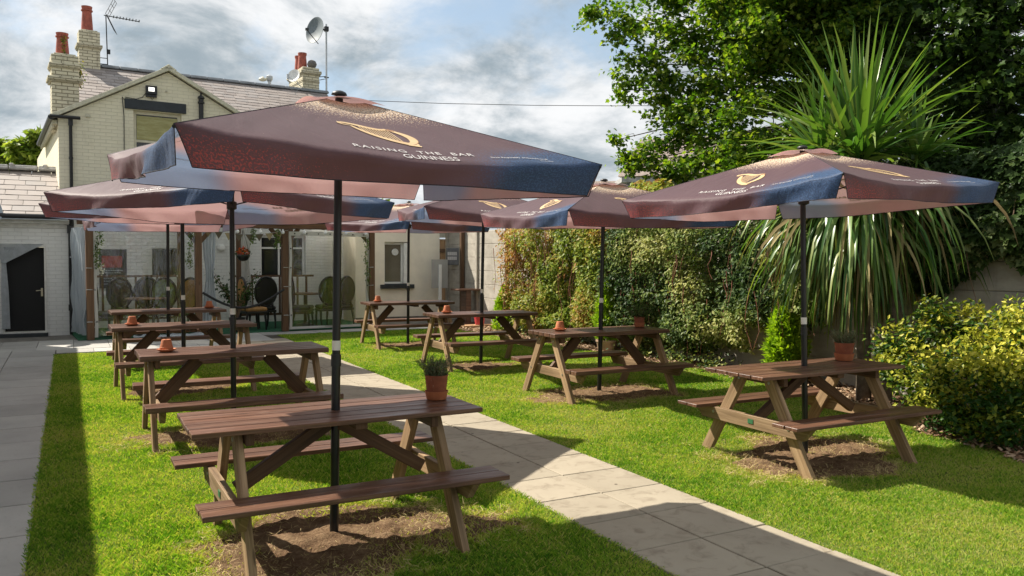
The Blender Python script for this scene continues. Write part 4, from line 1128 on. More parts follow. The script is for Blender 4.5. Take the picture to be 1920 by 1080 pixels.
for i in range(5): a = i*2*math.pi/5; m.box((X0+.31+.03*math.cos(a), .095, 1.70+.03*math.sin(a)), (.028, .01, .028))
m.build('vent_fan', MATS['white_frame'], wo)
m = MB(); m.box(((X0+X1)/2+.02, -.03, .855), (.86, .12, .10)); m.box(((X0+X1)/2, .06, .912), (.60, .14, .012)); m.build('sill', MATS['black_paint'], kb, bevel=.006)
m = MB(); m.box((.10, -.025, 2.17), (.05, .05, .06)); m.build('lamp', MATS['white_frame'], kb)
m = MB(); m.box((1.1, -.012, .05), (2.18, .02, .12)); m.build('plinth', MATS['dark_concrete'], kb)
# ------------------------------------------------------------------ veranda
t = NT('polycarbonate'); p = t.n('ShaderNodeBsdfTransparent'); p.inputs[0].default_value = (.80, .80, .79, 1); p = p.outputs[0]; tb = t.n('ShaderNodeBsdfTranslucent'); tb.inputs[0].default_value = (.92, .92, .9, 1)
ms = t.n('ShaderNodeMixShader'); ms.inputs[0].default_value = .5; t.l(p, ms.inputs[1]); t.l(tb.outputs[0], ms.inputs[2]); t.finish(ms.outputs[0])
ve = thing('veranda', 'brown timber veranda with clear plastic curtains along the front of the pub', 'veranda', HP, HA)
VD = -2.6
for s in (.30, 2.22, 3.95, 5.89):
    m = MB(); m.beam((s, VD, .02), (s, VD, 2.16), .125, .125, up=(0, 1, 0)); m.build('post', MATS['brown_post'], ve, bevel=.005)
for s, d in ((3.28, -1.5), (2.3, -.35), (4.55, -1.1)):
    m = MB(); m.beam((s, d, .02), (s, d, 2.3), .09, .09, up=(0, 1, 0)); m.build('post', MATS['brown_post'], ve, bevel=.005)
m = MB(); m.beam((.1, VD, 2.235), (6.05, VD, 2.235), .12, .15); m.beam((.25, VD+.06, 2.24), (.25, -.1, 2.5), .09, .13)
for s, sg in ((2.22, 1), (2.22, -1), (3.95, -1), (3.95, 1), (5.89, -1)):
    m.beam((s, VD+.01, 1.82), (s+sg*.30, VD+.01, 2.17), .07, .08)
m.build('beam', MATS['brown_post'], ve, bevel=.004)
m = MB(); m.prism([(.0, VD-.22, 2.345), (.0, -.02, 2.62), (.0, -.02, 2.66), (.0, VD-.22, 2.385)], (6.15, 0, 0)); m.build('roof', MATS['polycarbonate'], ve)
m = MB(); m.tube([(-.02, VD-.26, 2.33), (6.15, VD-.26, 2.31)], .05, 8)
for i in range(9): m.box((-.06, VD-.15+i*.28, 2.40+i*.030), (.05, .05, .09))
m.build('gutter', MATS['black_iron'], ve)
m = MB(); m.box((3.1, -1.28, .012), (6.0, 2.56, .024)); struct(m.build('turf_carpet', MATS['green_carpet'], None, HP)).rotation_euler = (0, 0, HA)
def htm(name, label, cat, s, d, z, rz=0, group=None): return thing(name, label, cat, HW(s, d, z), HA+rz, group)
def clear_curtain(label, s0, s1, d, border, side=False):
    t_ = htm('clear_curtain', label, 'plastic curtain', s0, d, 0); w = s1-s0
    m = MB(); k = 26
    for j in range(9):
        for i in range(k+1): m.v.append((w*i/k, .012*math.sin(i*.9)+.02*math.sin(i*.33+j*.5), .08+1.98*j/8))
    for j in range(8):
        for i in range(k): a = j*(k+1)+i; m.face((a, a+1, a+k+2, a+k+1))
    m.build('plastic_sheet', MATS['clear_pvc'], t_, smooth=True)
    m = MB(); b = .055
    wav = lambda z: .012*math.sin(z*5)
    def strip(x, zz): m.tube
    edges = [0] if border == 'left' else [0, 1]
    for e in edges:
        base = len(m.v); x0 = e*(w-b)
        for j in range(9):
            z = .06+2.0*j/8
            for xx, yy in ((x0+wav(z), -.016), (x0+b+wav(z), -.016), (x0+b+wav(z), .016), (x0+wav(z), .016)): m.v.append((xx, yy, z))
        for j in range(8):
            for q in range(4): a = base+j*4+q; a2 = base+j*4+(q+1) % 4; m.face((a, a2, a2+4, a+4))
    if border == 'full':
        m.box((w/2, 0, 2.065), (w, .036, .085)); m.box((w/2, 0, .075), (w, .034, .05))
    m.build('border', MATS['white_canvas'], t_)
    m = MB(); M90 = Matrix.Rotation(R(90), 4, 'X')
    for e in edges:
        for z in (.35, .95, 1.35, 1.75): m.lathe([(.016, .003), (.010, .004), (0, -.002)], 10, (e*(w-b)+b/2+wav(z), -.019, z), M=M90)
    if border == 'full':
        for i in range(7): m.lathe([(.016, .003), (.010, .004), (0, -.002)], 10, (.12+i*(w-.24)/6, -.021, 2.065), M=M90)
    m.build('eyelet', MATS['black_iron'], t_)
    m = MB()
    for z in (.35, .95, 1.35):
        m.tube([(-.13, -.06, z+.005), (.03, -.024, z)], .007, 6)
        if border == 'full': m.tube([(w-.03, -.024, z), (w+.09, -.06, z+.005)], .007, 6)
    m.build('strap', MATS['galvanised'], t_)
    return t_
clear_curtain('clear plastic curtain with a white left edge, hanging at the left end of the veranda', .365, 2.15, VD-.02, 'left')
clear_curtain('clear plastic curtain with a full white border, hanging right of the veranda opening', 4.03, 5.82, VD-.02, 'full')
def bunch(name, label, cat, s, d, z0, z1, w, mat, amp, folds, rz=0, pinch=None):
    t_ = htm(name, label, cat, s, d, 0, rz)
    m = MB(); k = folds*8; rows = 14
    for j in range(rows+1):
        z = z0+(z1-z0)*j/rows; ww = w*(1-(.45*math.exp(-((z-pinch)/.35)**2) if pinch else 0))
        for i in range(k+1):
            m.v.append((ww*(i/k-.5), amp*math.sin(i/k*folds*2*math.pi+.6*math.sin(j*.7))+.02*math.sin(i*1.3+j), z))
    for j in range(rows):
        for i in range(k): a = j*(k+1)+i; m.face((a, a+1, a+k+2, a+k+1))
    m.build('folds', MATS[mat], t_, smooth=True)
    return t_
bunch('gathered_curtain', 'crumpled bluish plastic curtain gathered at the left side of the veranda', 'plastic curtain', .16, -1.35, .08, 2.12, 2.0, 'bunched_pvc', .09, 7, R(97))
bunch('gathered_curtain', 'narrow bluish plastic curtain tied beside the thick brown post at the opening', 'plastic curtain', 2.44, VD+.02, .12, 2.12, .26, 'bunched_pvc', .05, 4, 0, 1.2)
bunch('canvas_screen', 'pale canvas screen closing the right side of the veranda, seen through the clear curtain', 'canvas screen', 5.55, -1.3, .05, 2.2, 2.2, 'white_canvas', .035, 6, R(72))
bunch('canvas_screen', 'thin white net curtain beside the inner post in the veranda opening', 'canvas screen', 3.50, -1.2, .5, 2.2, .30, 'white_canvas', .03, 3, 0, 1.4)
t_ = htm('balustrade', 'brown handrail with upright balusters inside the veranda', 'railing', 0, -.75, 0)
m = MB(); m.beam((.45, 0, 1.15), (2.15, 0, 1.15), .07, .045); m.beam((3.3, 0, 1.13), (5.2, 0, 1.13), .07, .045); m.beam((.45, 0, .25), (2.15, 0, .25), .05, .05); m.beam((3.3, 0, .25), (5.2, 0, .25), .05, .05)
m.build('rail', MATS['brown_post'], t_)
for s in list(np.arange(.5, 2.2, .21))+list(np.arange(3.35, 5.2, .21)):
    m = MB(); m.beam((s, 0, .25), (s, 0, 1.13), .04, .04, up=(0, 1, 0)); m.build('baluster', MATS['brown_post'], t_)
def make_chair(label, mat):
    t_ = thing('oval_back_chair', label, 'chair')
    def ov(a, f=1.0): return (.235*f*math.cos(a), .20+.02*math.sin(a), .80+.31*f*math.sin(a))
    m = MB(); m.tube([ov(i*2*math.pi/28) for i in range(29)], .026, 8, cap=False); m.tube([(-.14, .20, .56), (-.16, .20, .42)], .022, 6); m.tube([(.14, .20, .56), (.16, .20, .42)], .022, 6)
    m.build('back_frame', MATS['chair_black'], t_, smooth=True)
    m = MB(); n = 24; m.v = [(0, .185, .80)]+[ov(i*2*math.pi/n, .92) for i in range(n)]+[(0, .235, .80)]+[(p[0], p[1]+.03, p[2]) for p in [ov(i*2*math.pi/n, .92) for i in range(n)]]
    for i in range(n): j = (i+1) % n; m.face((0, 1+i, 1+j)); m.face((n+1, n+2+j, n+2+i)); m.face((1+i, n+2+i, n+2+j, 1+j))
    m.build('back_pad', mat, t_)
    m = MB(); m.box((0, -.02, .44), (.46, .46, .09)); m.build('seat', mat, t_, bevel=.03)
    m = MB(); m.box((0, -.02, .375), (.47, .46, .05)); m.build('seat_frame', MATS['chair_black'], t_, bevel=.01)
    for sx in (-1, 1):
        for yy, y2 in ((-.20, -.23), (.17, .24)):
            m = MB(); m.tube([(sx*.20, yy, .36), (sx*.205, (yy+y2)/2, .18), (sx*.19, y2, 0)], [.028, .022, .016], 7); m.build('leg', MATS['chair_black'], t_)
    return t_
CH = [(.62, -2.15, 75, 'chair_black', 'dark oval-back chair nearest the left post, behind the clear curtain'),
      (.98, -1.55, 8, 'chair_black', 'black oval-back chair behind the clear curtain, below the red notice board'),
      (1.42, -1.62, -10, 'chair_black', 'dark oval-back chair in the middle of the row behind the left curtain'),
      (1.72, -1.78, 170, 'chair_green', 'green-padded oval-back chair behind the left curtain, below the dark window'),
      (2.08, -1.95, 200, 'chair_tan', 'tan-backed oval chair beside the thick brown post'),
      (3.42, -2.05, 95, 'chair_tan', 'tan and black oval-back chair seen side-on in the veranda opening'),
      (3.72, -1.75, 185, 'chair_black', 'black oval-back chair facing out in the veranda opening'),
      (4.50, -1.95, 60, 'chair_black', 'black oval-back chair behind the bordered curtain, left of its middle'),
      (5.08, -2.05, 175, 'chair_green', 'bright green oval-back chair behind the bordered curtain'),
      (5.45, -1.85, 200, 'chair_black', 'dark oval-back chair at the far right behind the bordered curtain')]
first = {}
for s, d, a, mt, lb in CH:
    if mt not in first: o = first[mt] = make_chair(lb, MATS[mt])
    else: o = copy_tree(first[mt])
    o.location = HW(s, d, .025); o.rotation_euler = (0, 0, HA+R(a)); tag(o, lb, 'chair', 'oval-back chairs in the veranda')
for s, d, lb in ((1.35, -2.1, 'dark round cafe table behind the left clear curtain'), (4.75, -1.5, 'dark round cafe table behind the bordered clear curtain')):
    t_ = htm('cafe_table', lb, 'cafe table', s, d, .025)
    m = MB(); m.lathe([(0, .70), (.40, .70), (.41, .715), (.40, .73), (0, .73)], 28); m.build('tabletop', MATS['brown_post'], t_)
    m = MB(); m.lathe([(.22, 0), (.20, .03), (.05, .06), (.035, .1), (.035, .70)], 16); m.build('pedestal', MATS['chair_black'], t_)
# hanging basket, bunting, bulbs, rope, garlands
t_ = htm('hanging_basket', 'hanging basket of orange-red flowers in the veranda opening', 'hanging basket', 3.12, VD+.1, 1.62)
m = MB(); m.lathe([(0, -.14), (.08, -.12), (.13, -.05), (.145, 0), (.12, 0), (0, -.02)], 18); m.build('basket', MATS['chair_black'], t_, smooth=True)
m = MB()
for a in (0, 2.1, 4.2): m.tube([(.14*math.cos(a), .14*math.sin(a), 0), (0, 0, .5)], .004, 4)
m.build('chain', MATS['black_iron'], t_)
leafmat('petal_red', [(.45, .03, .01), (.60, .09, .02), (.66, .20, .04)], .2, .5, (1.1, .9, .9))
leafmat('dark_foliage', [(.012, .03, .008), (.03, .065, .014), (.06, .11, .03)], .2, .35)
v = rand_unit(150); P = np.stack([v[:, 0]*.13, v[:, 1]*.13, np.abs(v[:, 2])*.16+.0], -1)*rng.uniform(.7, 1, 150)[:, None]
leaves('flowers', P, .05, MATS['petal_red'], RHOMB, parent=t_, normal=v)
v = rand_unit(120); P = np.stack([v[:, 0]*.15, v[:, 1]*.15, v[:, 2]*.10+.02], -1); leaves('foliage', P, .05, MATS['dark_foliage'], RHOMB, parent=t_)
t_ = htm('bunting', 'string of small brown pennants across the veranda opening', 'bunting', 0, VD-.09, 0)
m = MB(); pts = [(2.3+i*.1, 0, 2.13-.10*math.sin((i/17)*math.pi)) for i in range(18)]; m.tube(pts, .004, 4); m.build('cord', MATS['galvanised'], t_)
for i in range(1, 17, 2):
    x, y, z = pts[i]; m = MB(); m.prism([(x-.085, .0, z), (x+.085, .0, z), (x+random.uniform(-.02, .02), .0, z-.15)], (0, .004, 0)); m.build('pennant', simple('pennant_%d' % (i % 4), random.choice([(.16, .12, .06), (.30, .24, .13), (.10, .08, .05)]), .8), t_)
t_ = htm('string_lights', 'row of white globe bulbs along the veranda beam', 'string lights', 0, VD-.11, 0)
m = MB(); xs = [2.5+.46*i for i in range(8)]; m.tube([(x, 0, 2.17-.03*(k % 2)) for k, x in enumerate(np.arange(2.3, 6.0, .23))], .005, 4); m.build('cord', MATS['black_iron'], t_)
for x in xs:
    m = MB(); m.lathe([(0, -.075), (.028, -.065), (.038, -.04), (.03, -.012), (.015, .0), (.015, .03), (0, .03)], 12, (x, 0, 2.12)); m.build('bulb', MATS['bulb_white'], t_, smooth=True)
t_ = htm('rope_barrier', 'thick black rope slung across the veranda opening', 'rope barrier', 0, VD-.10, 0)
m = MB(); m.tube([(2.28+1.62*f, 0, .86-.34*math.sin(f*math.pi)+.04*f) for f in np.linspace(0, 1, 20)], .024, 8); m.build('rope', MATS['rope_black'], t_, smooth=True)
leafmat('garland', [(.04, .09, .02), (.10, .17, .04), (.20, .24, .09)], .25, .5)
leafmat('white_petal', [(.66, .64, .50), (.74, .72, .64)], .2, .6, (1, 1, .9))
for s, z0, z1, nn_, lb in ((.44, 1.35, 2.1, 170, 'trailing garland with white flowers beside the left veranda post'), (2.06, 1.35, 2.1, 130, 'trailing garland hanging left of the thick brown post'), (5.74, 1.05, 2.0, 150, 'thin leafy garland hanging at the right end of the bordered curtain'), (3.75, 1.75, 2.15, 120, 'short leafy garland at the top right of the opening'), (3.25, 1.85, 2.15, 110, 'pale leafy garland at the top of the inner post')):
    t_ = htm('garland', lb, 'garland', s, VD-.10, 0, 0, None)
    z = rng.uniform(z0, z1, nn_); P = np.stack([rng.normal(0, .030, nn_)+.03*np.sin(z*7), rng.normal(0, .02, nn_), z], -1)
    leaves('foliage', P, .05, MATS['garland'], RHOMB, parent=t_, down=.7)
    m = MB(); m.tube([(.03*math.sin(zz*7), .01, zz) for zz in np.linspace(z0, z1, 10)], .005, 4); m.build('stem', MATS['dry_stem'], t_)
    if 'white' in lb:
        P = np.stack([rng.normal(.03, .035, 60), rng.normal(-.02, .02, 60), rng.normal(1.33, .08, 60)], -1); leaves('flowers', P, .045, MATS['white_petal'], RHOMB, parent=t_)
t_ = htm('potted_tree', 'dark glossy weeping-fig shrub standing in the veranda opening', 'potted shrub', 3.02, VD+.22, .02)
m = MB(); m.lathe([(0, .0), (.12, 0), (.16, .28), (.17, .30), (.14, .30), (.13, .26), (0, .26)], 20); m.build('pot', MATS['chair_black'], t_, smooth=True, autosmooth=40)
m = MB(); P = []
for i in range(17):
    a = random.uniform(0, 6.28); L = random.uniform(.45, 1.0); e = Vector((math.cos(a)*L*.55, math.sin(a)*L*.35, .35+L*.95)); b_ = Vector((0, 0, .28)); mid = b_.lerp(e, .5)+Vector((0, 0, .12))
    m.tube([b_, mid, e], [.012, .008, .003], 5)
    for j in range(30): f = random.uniform(.35, 1); q = (b_.lerp(mid, f*2) if f < .5 else mid.lerp(e, f*2-1)); P.append(q+Vector((random.gauss(0, .05), random.gauss(0, .05), random.gauss(0, .05))))
m.build('branches', MATS['dry_stem'], t_); leaves('foliage', np.array(P), rng.uniform(.05, .085, len(P)), MATS['dark_foliage'], RHOMB, parent=t_, down=.5)

# ------------------------------------------------------------------ concrete fence on the right, gate and small items
FX = 8.55
ys = [19.15, 17.42, 15.55, 13.7, 11.85, 10.0, 8.15, 6.3, 4.45, 2.6, .75, -1.1]
fe = thing('concrete_fence', 'tall grey concrete panel fence with posts along the right side of the garden', 'fence', (FX, 9, 0))
for i, y in enumerate(ys):
    m = MB(); m.box((0, y-9, 1.17), (.13, .11, 2.34)); m.build('post', MATS['concrete_board'], fe, bevel=.008)
    if i+1 < len(ys):
        y2 = ys[i+1]; m = MB()
        for k in range(7): m.box((.01, (y+y2)/2-9, .165+k*.315), (.05, y-y2-.11, .309), uo=(k*1.7, 0))
        m.box((.022, (y+y2)/2-9, 1.1), (.03, y-y2-.12, 2.18))
        m.build('panel', MATS['concrete_board'], fe, bevel=.006)
m = MB(); m.beam((8.47, 18.15, 0), (8.47, 18.15, 2.3), .09, .09, up=(0, 1, 0))
tag(m.build('timber_post', MATS['brown_post'], None), 'brown timber post fixed against the concrete fence beside the small plaque', 'post')
m = MB(); m.beam((8.44, 15.75, 0), (8.44, 15.75, 2.3), .08, .07, up=(0, 1, 0))
tag(m.build('timber_post', MATS['brown_post'], None), 'brown timber post at the left end of the climbing creeper', 'post')
t_ = thing('timber_gate', 'weathered brown board gate between the cream building and the fence', 'gate', (8.28, 19.6, 0))
m = MB()
for i in range(5): m.beam((.05+i*.12, 0, .05), (.05+i*.12, 0, 2.05), .11, .022, up=(0, 1, 0))
m.build('boards', MATS['old_timber'], t_)
m = MB(); m.beam((.0, -.03, 1.75), (.6, -.03, 1.75), .03, .09); m.beam((0, -.03, .35), (.6, -.03, .35), .03, .09); m.beam((.05, -.03, .40), (.55, -.03, 1.7), .03, .08, up=(0, 1, 0)); m.build('ledge', MATS['brown_post'], t_)
m = MB(); m.box((.3, 0, 2.2), (.66, .12, .22)); m.build('lintel', MATS['concrete_board'], t_)
t_ = thing('plaque', 'small dark slate plaque with two white lines of lettering on the fence', 'plaque', (FX-.10, 18.66, 1.60), R(-62))
m = MB(); m.box((0, 0, 0), (.40, .035, .43)); m.build('board', MATS['slate_plaque'], t_, bevel=.01)
m = MB()
for zz in (.07, -.045):
    for i in range(5): m.box((-.12+i*.06, -.021, zz), (.048, .008, .085)); 
m.build('lettering', MATS['white_ink'], t_)
t_ = thing('sign_board', 'plain grey back of a sign on a white post by the cream wall', 'sign', (8.06, 18.55, 0))
m = MB(); m.box((0, .03, 1.17), (.43, .012, .71)); m.build('panel', MATS['sign_metal'], t_)
m = MB(); m.box((-.0, 0, .70), (.075, .045, 1.40)); m.build('post', MATS['white_frame'], t_, bevel=.004)
t_ = thing('high_table', 'tall narrow dark red-brown drinks table against the fence', 'high table', (8.25, 17.45, 0))
m = MB(); m.box((0, 0, .82), (.60, .45, .04)); m.build('tabletop', MATS['stained_plank'], t_, bevel=.006)
m = MB(); m.box((.0, 0, .40), (.13, .30, .80)); m.build('pedestal', MATS['stained_plank'], t_, bevel=.006); m = MB(); m.box((0, 0, .02), (.4, .4, .04)); m.build('base', MATS['stained_plank'], t_)
t_ = thing('bucket', 'red plastic bucket standing on a board by the fence', 'bucket', (8.20, 16.62, .055))
m = MB(); m.lathe([(0, 0), (.10, 0), (.135, .225), (.142, .23), (.130, .23), (.10, .012), (0, .012)], 24); m.build('body', MATS['red_plastic'], t_, smooth=True, autosmooth=40)
m = MB(); m.tube([(.135*math.cos(a), .02+.06*math.sin(a), .225-.05*math.sin(a)) for a in np.linspace(0, math.pi, 10)], .004, 5); m.build('handle', MATS['galvanised'], t_)
m = MB(); m.box((0, 0, .027), (1.0, .35, .05)); tag(m.build('timber_board', MATS['old_timber'], None, (8.12, 16.6, 0)), 'flat weathered board lying under the red bucket', 'board')
m = MB(); pts = [at(x, y, 30) for x, y in ((640, 186), (700, 189), (830, 194), (1000, 197.5), (1150, 198.5), (1270, 198), (1420, 195))]; m.tube(pts, .011, 5)
tag(m.build('overhead_wire', MATS['black_iron'], None), 'thin dark wire strung across the sky above the parasols', 'wire')
m = MB(); m.quad((0, 0, 0), (1.6, .1, .0), (1.6, .30, .02), (0, .25, .03)); 
m = MB(); k = 16
for j in range(5):
    for i in range(k+1): m.v.append((i*.10, j*.05, .02+.05*abs(math.sin(i*1.3+j))*math.sin(j/4*math.pi)+.03*random.random()))
for j in range(4):
    for i in range(k): a = j*(k+1)+i; m.face((a, a+1, a+k+2, a+k+1))
tag(m.build('plastic_sheet', MATS['bunched_pvc'], None, HW(1.0, VD-.22, 0), smooth=True), 'crumpled clear plastic sheet lying on the paving before the veranda', 'plastic sheet')
# far neighbours
brick('red_brick', (.26, .10, .07), (.35, .30, .25), .225, .075, .15, .85)
simple('roof_tile', (.22, .175, .15), .8, vary=.25, scale=12)
def far_house(label, c, w, d, h, rh, rz, stack=None):
    t_ = thing('neighbour_house', label, 'house', c, rz)
    m = MB(); m.box((0, d/2, h/2), (w, d, h)); m.build('wall', MATS['roughcast'], t_)
    m = MB(); m.prism([(-w/2-.2, -.3, h-.05), (-w/2-.2, d/2, h+rh), (-w/2-.2, d+.3, h-.05)], (w+.4, 0, 0)); m.build('roof', MATS['roof_tile'], t_)
    if stack is not None:
        m = MB(); m.box((stack, d/2, h+rh+.25), (.8, .6, 1.3)); ck = m.build('chimney', MATS['red_brick'], t_)
        m = MB(); m.lathe([(.15, 0), (.12, .5)], 12, (stack, d/2, h+rh+.9)); m.build('chimney_pot', MATS['pot_red'], ck)
    m = MB()
    for x in (-w*.3, 0, w*.3): m.box((x, -.02, h*.62), (1.0, .05, 1.2))
    m.build('window', MATS['window_glass'], t_)
p = at(1160, 480, 34); far_house('neighbouring house with a tiled roof just showing behind the right row of parasols', (p.x, p.y, 0), 7, 6, 3.3, 1.75, R(-40))
p = at(690, 480, 36); far_house('distant house whose brick chimney stands between the parasols', (p.x-1.5, p.y, 0), 7, 6, 2.4, .9, R(-10), 1.2)
p = at(1345, 480, 26); far_house('house with a pale tiled roof glimpsed through the sycamore branches', (p.x, p.y, 0), 6, 6, 4.3, 1.6, R(-50))
p = at(1192, 335, 24); t_ = thing('grey_outhouse', 'small grey flat-topped shed showing between the parasols below the tree', 'shed', (p.x, p.y, 0), R(-28))
m = MB(); m.box((.5, .5, 1.9), (1.5, 1.2, 3.8)); m.build('wall', MATS['lead_grey'], t_); m = MB(); m.box((.5, .5, 3.86), (1.9, 1.5, .14)); m.build('roof', MATS['ridge_grey'], t_)
# ------------------------------------------------------------------ planting
leafmat('sycamore_leaf', [(.028, .066, .010), (.062, .128, .016), (.13, .205, .026), (.25, .29, .05)], .45, .4, (1.6, 1.8, .4))
leafmat('sycamore_tip', [(.06, .10, .02), (.11, .16, .03), (.19, .16, .04)], .42, .45, (1.6, 1.7, .5))
leafmat('shade_tinted_leaf', [(.010, .026, .006), (.022, .050, .010), (.045, .085, .016), (.085, .13, .03)], .22, .4)  # leaf greens darkened to stand in for deep crown shade
leafmat('dark_ivy', [(.012, .026, .008), (.025, .05, .013), (.045, .08, .022)], .25, .35)
leafmat('creeper_leaf', [(.035, .075, .012), (.10, .15, .02), (.21, .27, .035), (.33, .31, .06), (.38, .18, .055)], .30, .45)
leafmat('variegated_leaf', [(.022, .055, .014), (.06, .10, .028), (.17, .225, .05), (.42, .41, .16)], .28, .45)
leafmat('wall_ivy', [(.016, .036, .009), (.05, .085, .022), (.24, .26, .11)], .2, .4)
leafmat('shrub_leaf', [(.016, .05, .007), (.045, .10, .012), (.26, .28, .028), (.56, .52, .08)], .25, .4)
leafmat('conifer_spray', [(.12, .23, .012), (.26, .40, .025), (.42, .52, .05)], .4, .6, (1.4, 1.5, .4))
leafmat('palm_leaf', [(.030, .080, .016), (.065, .150, .028), (.125, .21, .045), (.27, .30, .10)], .30, .32, (1.4, 1.5, .5), spec=.4)
leafmat('dead_palm', [(.14, .10, .045), (.25, .20, .09), (.30, .25, .12)], .15, .7)
simple('bark', (.16, .125, .09), .9, vary=.35, scale=14, bump=.8)
simple('dark_bark', (.05, .04, .03), .9, vary=.3, scale=10, bump=.5)
simple('red_stem', (.20, .07, .04), .7, vary=.3)
leafmat('far_leaf', [(.10, .16, .025), (.20, .27, .04), (.34, .37, .08)], .4, .5)

def blob_points(blobs, dens, twig=False):
    P = []; Nn = []; K = []
    for bi, (c, r, n) in enumerate(blobs):
        n = int(n*dens); kk = max(5, int(26*r)); sc = rand_unit(kk)*(r*rng.random(kk)**.4)[:, None]; pick = rng.integers(0, kk, n)
        if twig:
            q = sc[pick]+rng.normal(0, 1, (n, 3))*np.array([.15, .15, .085])*min(1, .45+r*.6); P.append(np.array(c)+q); Nn.append(rand_unit(n)*.6+sc[pick]/r*.4); K += [bi]*n; continue
        v = rand_unit(n); rr = r*rng.random(n)**.45
        rr *= 1+.35*np.sin(v[:, 0]*5+bi)*np.sin(v[:, 1]*6+bi*2)*np.sin(v[:, 2]*5)
        P.append(np.array(c)+v*rr[:, None]*np.array([1, 1, .85])); Nn.append(v); K += [bi]*n
    return np.concatenate(P), np.concatenate(Nn), np.array(K)
def tree(name, label, cat, base, blobs, dens, leaf, mat, shape, bark, trunk_r=.2, group=None, tips=None, hub=None, twig=True):
    t_ = thing(name, label, cat, base, 0, group); b0 = Vector(base)
    P, Nn, K = blob_points(blobs, dens, twig)
    up = Nn*.5; up[:, 2] += .75
    leaves('crown', P-np.array(base), leaf*rng.uniform(.6, 1.25, len(P)), MATS[mat], shape, normal=up, nrand=.75, down=.55, parent=t_)
    hub = Vector(hub) if hub else Vector(np.mean([b[0] for b in blobs], 0))*.5+b0*.5
    m = MB(); m.tube([(0, 0, -.1), (hub-b0)*.5+Vector((.05, .08, 0)), hub-b0], [trunk_r*1.25, trunk_r, trunk_r*.75], 10)
    m.build('trunk', MATS[bark], t_, smooth=True)
    m = MB()
    for c, r, n in blobs:
        e = Vector(c); mid = hub.lerp(e, .5)+Vector((random.gauss(0, .15), random.gauss(0, .15), -.12*(e-hub).length*random.random()))
        q = hub.lerp(e, .78)*.6+mid*.4; L = (e-hub).length
        m.tube([hub-b0, mid-b0, (mid.lerp(e, .6)+Vector((0, 0, .05)))-b0, e-b0], [min(.045, trunk_r*.35), .024, .014, .006], 5, cap=False)
        for k in range(5):
            d = Vector(rand_unit(1)[0])*r*.9; s0 = mid.lerp(e, random.uniform(.5, 1)); m.tube([s0-b0, s0+d*.5+Vector((0, 0, .03))-b0, e*.5+s0*.5+d-b0], [.009, .006, .003], 4, cap=False)
    m.build('limbs', MATS[bark], t_, smooth=True)
    return t_
# big sycamore overhanging from behind the fence
B = []
def bl(px, py, dep, r, n=600): B.append((tuple(at(px, py, dep)), r, n))
for px, py, dep, r in ((1118, 22, 14.5, .34), (1168, 45, 14.2, .42), (1235, 20, 14, .6), (1185, 118, 14.4, .42), (1165, 168, 14.4, .26), (1225, 150, 14, .45), (1250, 85, 13.8, .6), (1290, 170, 13.8, .5), (1320, 30, 13.6, .75), (1335, 115, 13.4, .75),
    (1300, 235, 13.6, .42), (1345, 215, 13.2, .6), (1280, 265, 13.9, .33), (1225, 285, 14.2, .34), (1172, 300, 14.4, .16), (1158, 262, 14.5, .11), (1188, 318, 14.3, .18), (1250, 318, 13.9, .32), (1300, 300, 13.6, .38), (1360, 290, 13, .45), (1380, 330, 12.6, .4),
    (1405, 50, 13, .85), (1415, 150, 12.8, .8), (1430, 250, 12.4, .65), (1500, 40, 12.6, .85), (1510, 130, 12.8, .8), (1495, 215, 12.9, .7), (1480, 300, 12.6, .6),
    (1590, 30, 12.3, .8), (1590, 150, 13, .8), (1600, 260, 13, .75), (1690, 20, 11.8, .85), (1700, 120, 12.2, .9), (1700, 220, 12.4, .8), (1760, 60, 11, .8), (1790, 170, 11.4, .9), (1800, 270, 11.6, .75), (1740, 320, 12, .6), (1850, 30, 10.4, .8), (1870, 130, 10.6, .85), (1890, 230, 11, .8), (1860, 330, 11.4, .6), (1950, 80, 10, .85), (1960, 200, 10.2, .85), (1960, 320, 10.6, .8),
    (1300, -70, 13.5, .8), (1420, -60, 13, .9), (1540, -80, 12.4, 1.0), (1680, -100, 11.8, 1.0), (1830, -90, 10.6, 1.0), (1980, -60, 9.8, 1.0), (1560, -220, 12.2, 1.1), (1720, -250, 11.5, 1.1), (1880, -240, 10.6, 1.1), (1420, -200, 13, 1.0)):
    bl(px, py, dep, r, 1150*r**1.7+40)
for px, py, r in ((1215, 300, .3), (1270, 335, .35), (1330, 330, .45), (1390, 300, .5), (1260, 215, .4), (1345, 260, .5), (1420, 330, .5)): bl(px, py, 14.2, r, 900*r**1.7+40)
for px, py in ((1560, 80), (1660, 180), (1770, 110), (1870, 200), (1770, 250), (1650, 60), (1560, 200), (1900, 60), (1900, 330), (1660, 300)): bl(px, py, 14.4, .95, 620)
SV = np.array([-1.22, 1.61, 2.13])/2.94
for px in (1700, 1780, 1870, 1960):
    for py in (20, 150, 280): B.append((tuple(np.array(at(px, py, 11.4))+SV*3.0), .85, 1500))  # extra crown clusters added toward the sun to shade the right-hand foliage
for px, py in ((1770, 40), (1890, 40), (1770, 210), (1890, 210)): B.append((tuple(np.array(at(px, py, 11.4))+SV*3.8), 1.15, 3600))  # denser unseen clusters added above the view to block more sun
CAMX = lambda b: 960+CAM_F*float((Vector(b[0])-EYE).dot(RGT))/float((Vector(b[0])-EYE).dot(FWD))
DEP = lambda b: float((Vector(b[0])-EYE).dot(FWD))
DK = [b for b in B if CAMX(b) > 1675 and DEP(b) < 12.45]; B = [b for b in B if b not in DK]  # right-hand crown clusters split off to take the shade-darkened leaf colours
tree('shade_tinted_tree', 'tall ivy tree filling the top right garden corner, leaf colour darkened to stand for shade', 'tree', (11.9, 5.6, 0), DK, 1.25, .095, 'shade_tinted_leaf', LOBED, 'dark_bark', .22, hub=tuple(at(1860, 200, 12.6)))
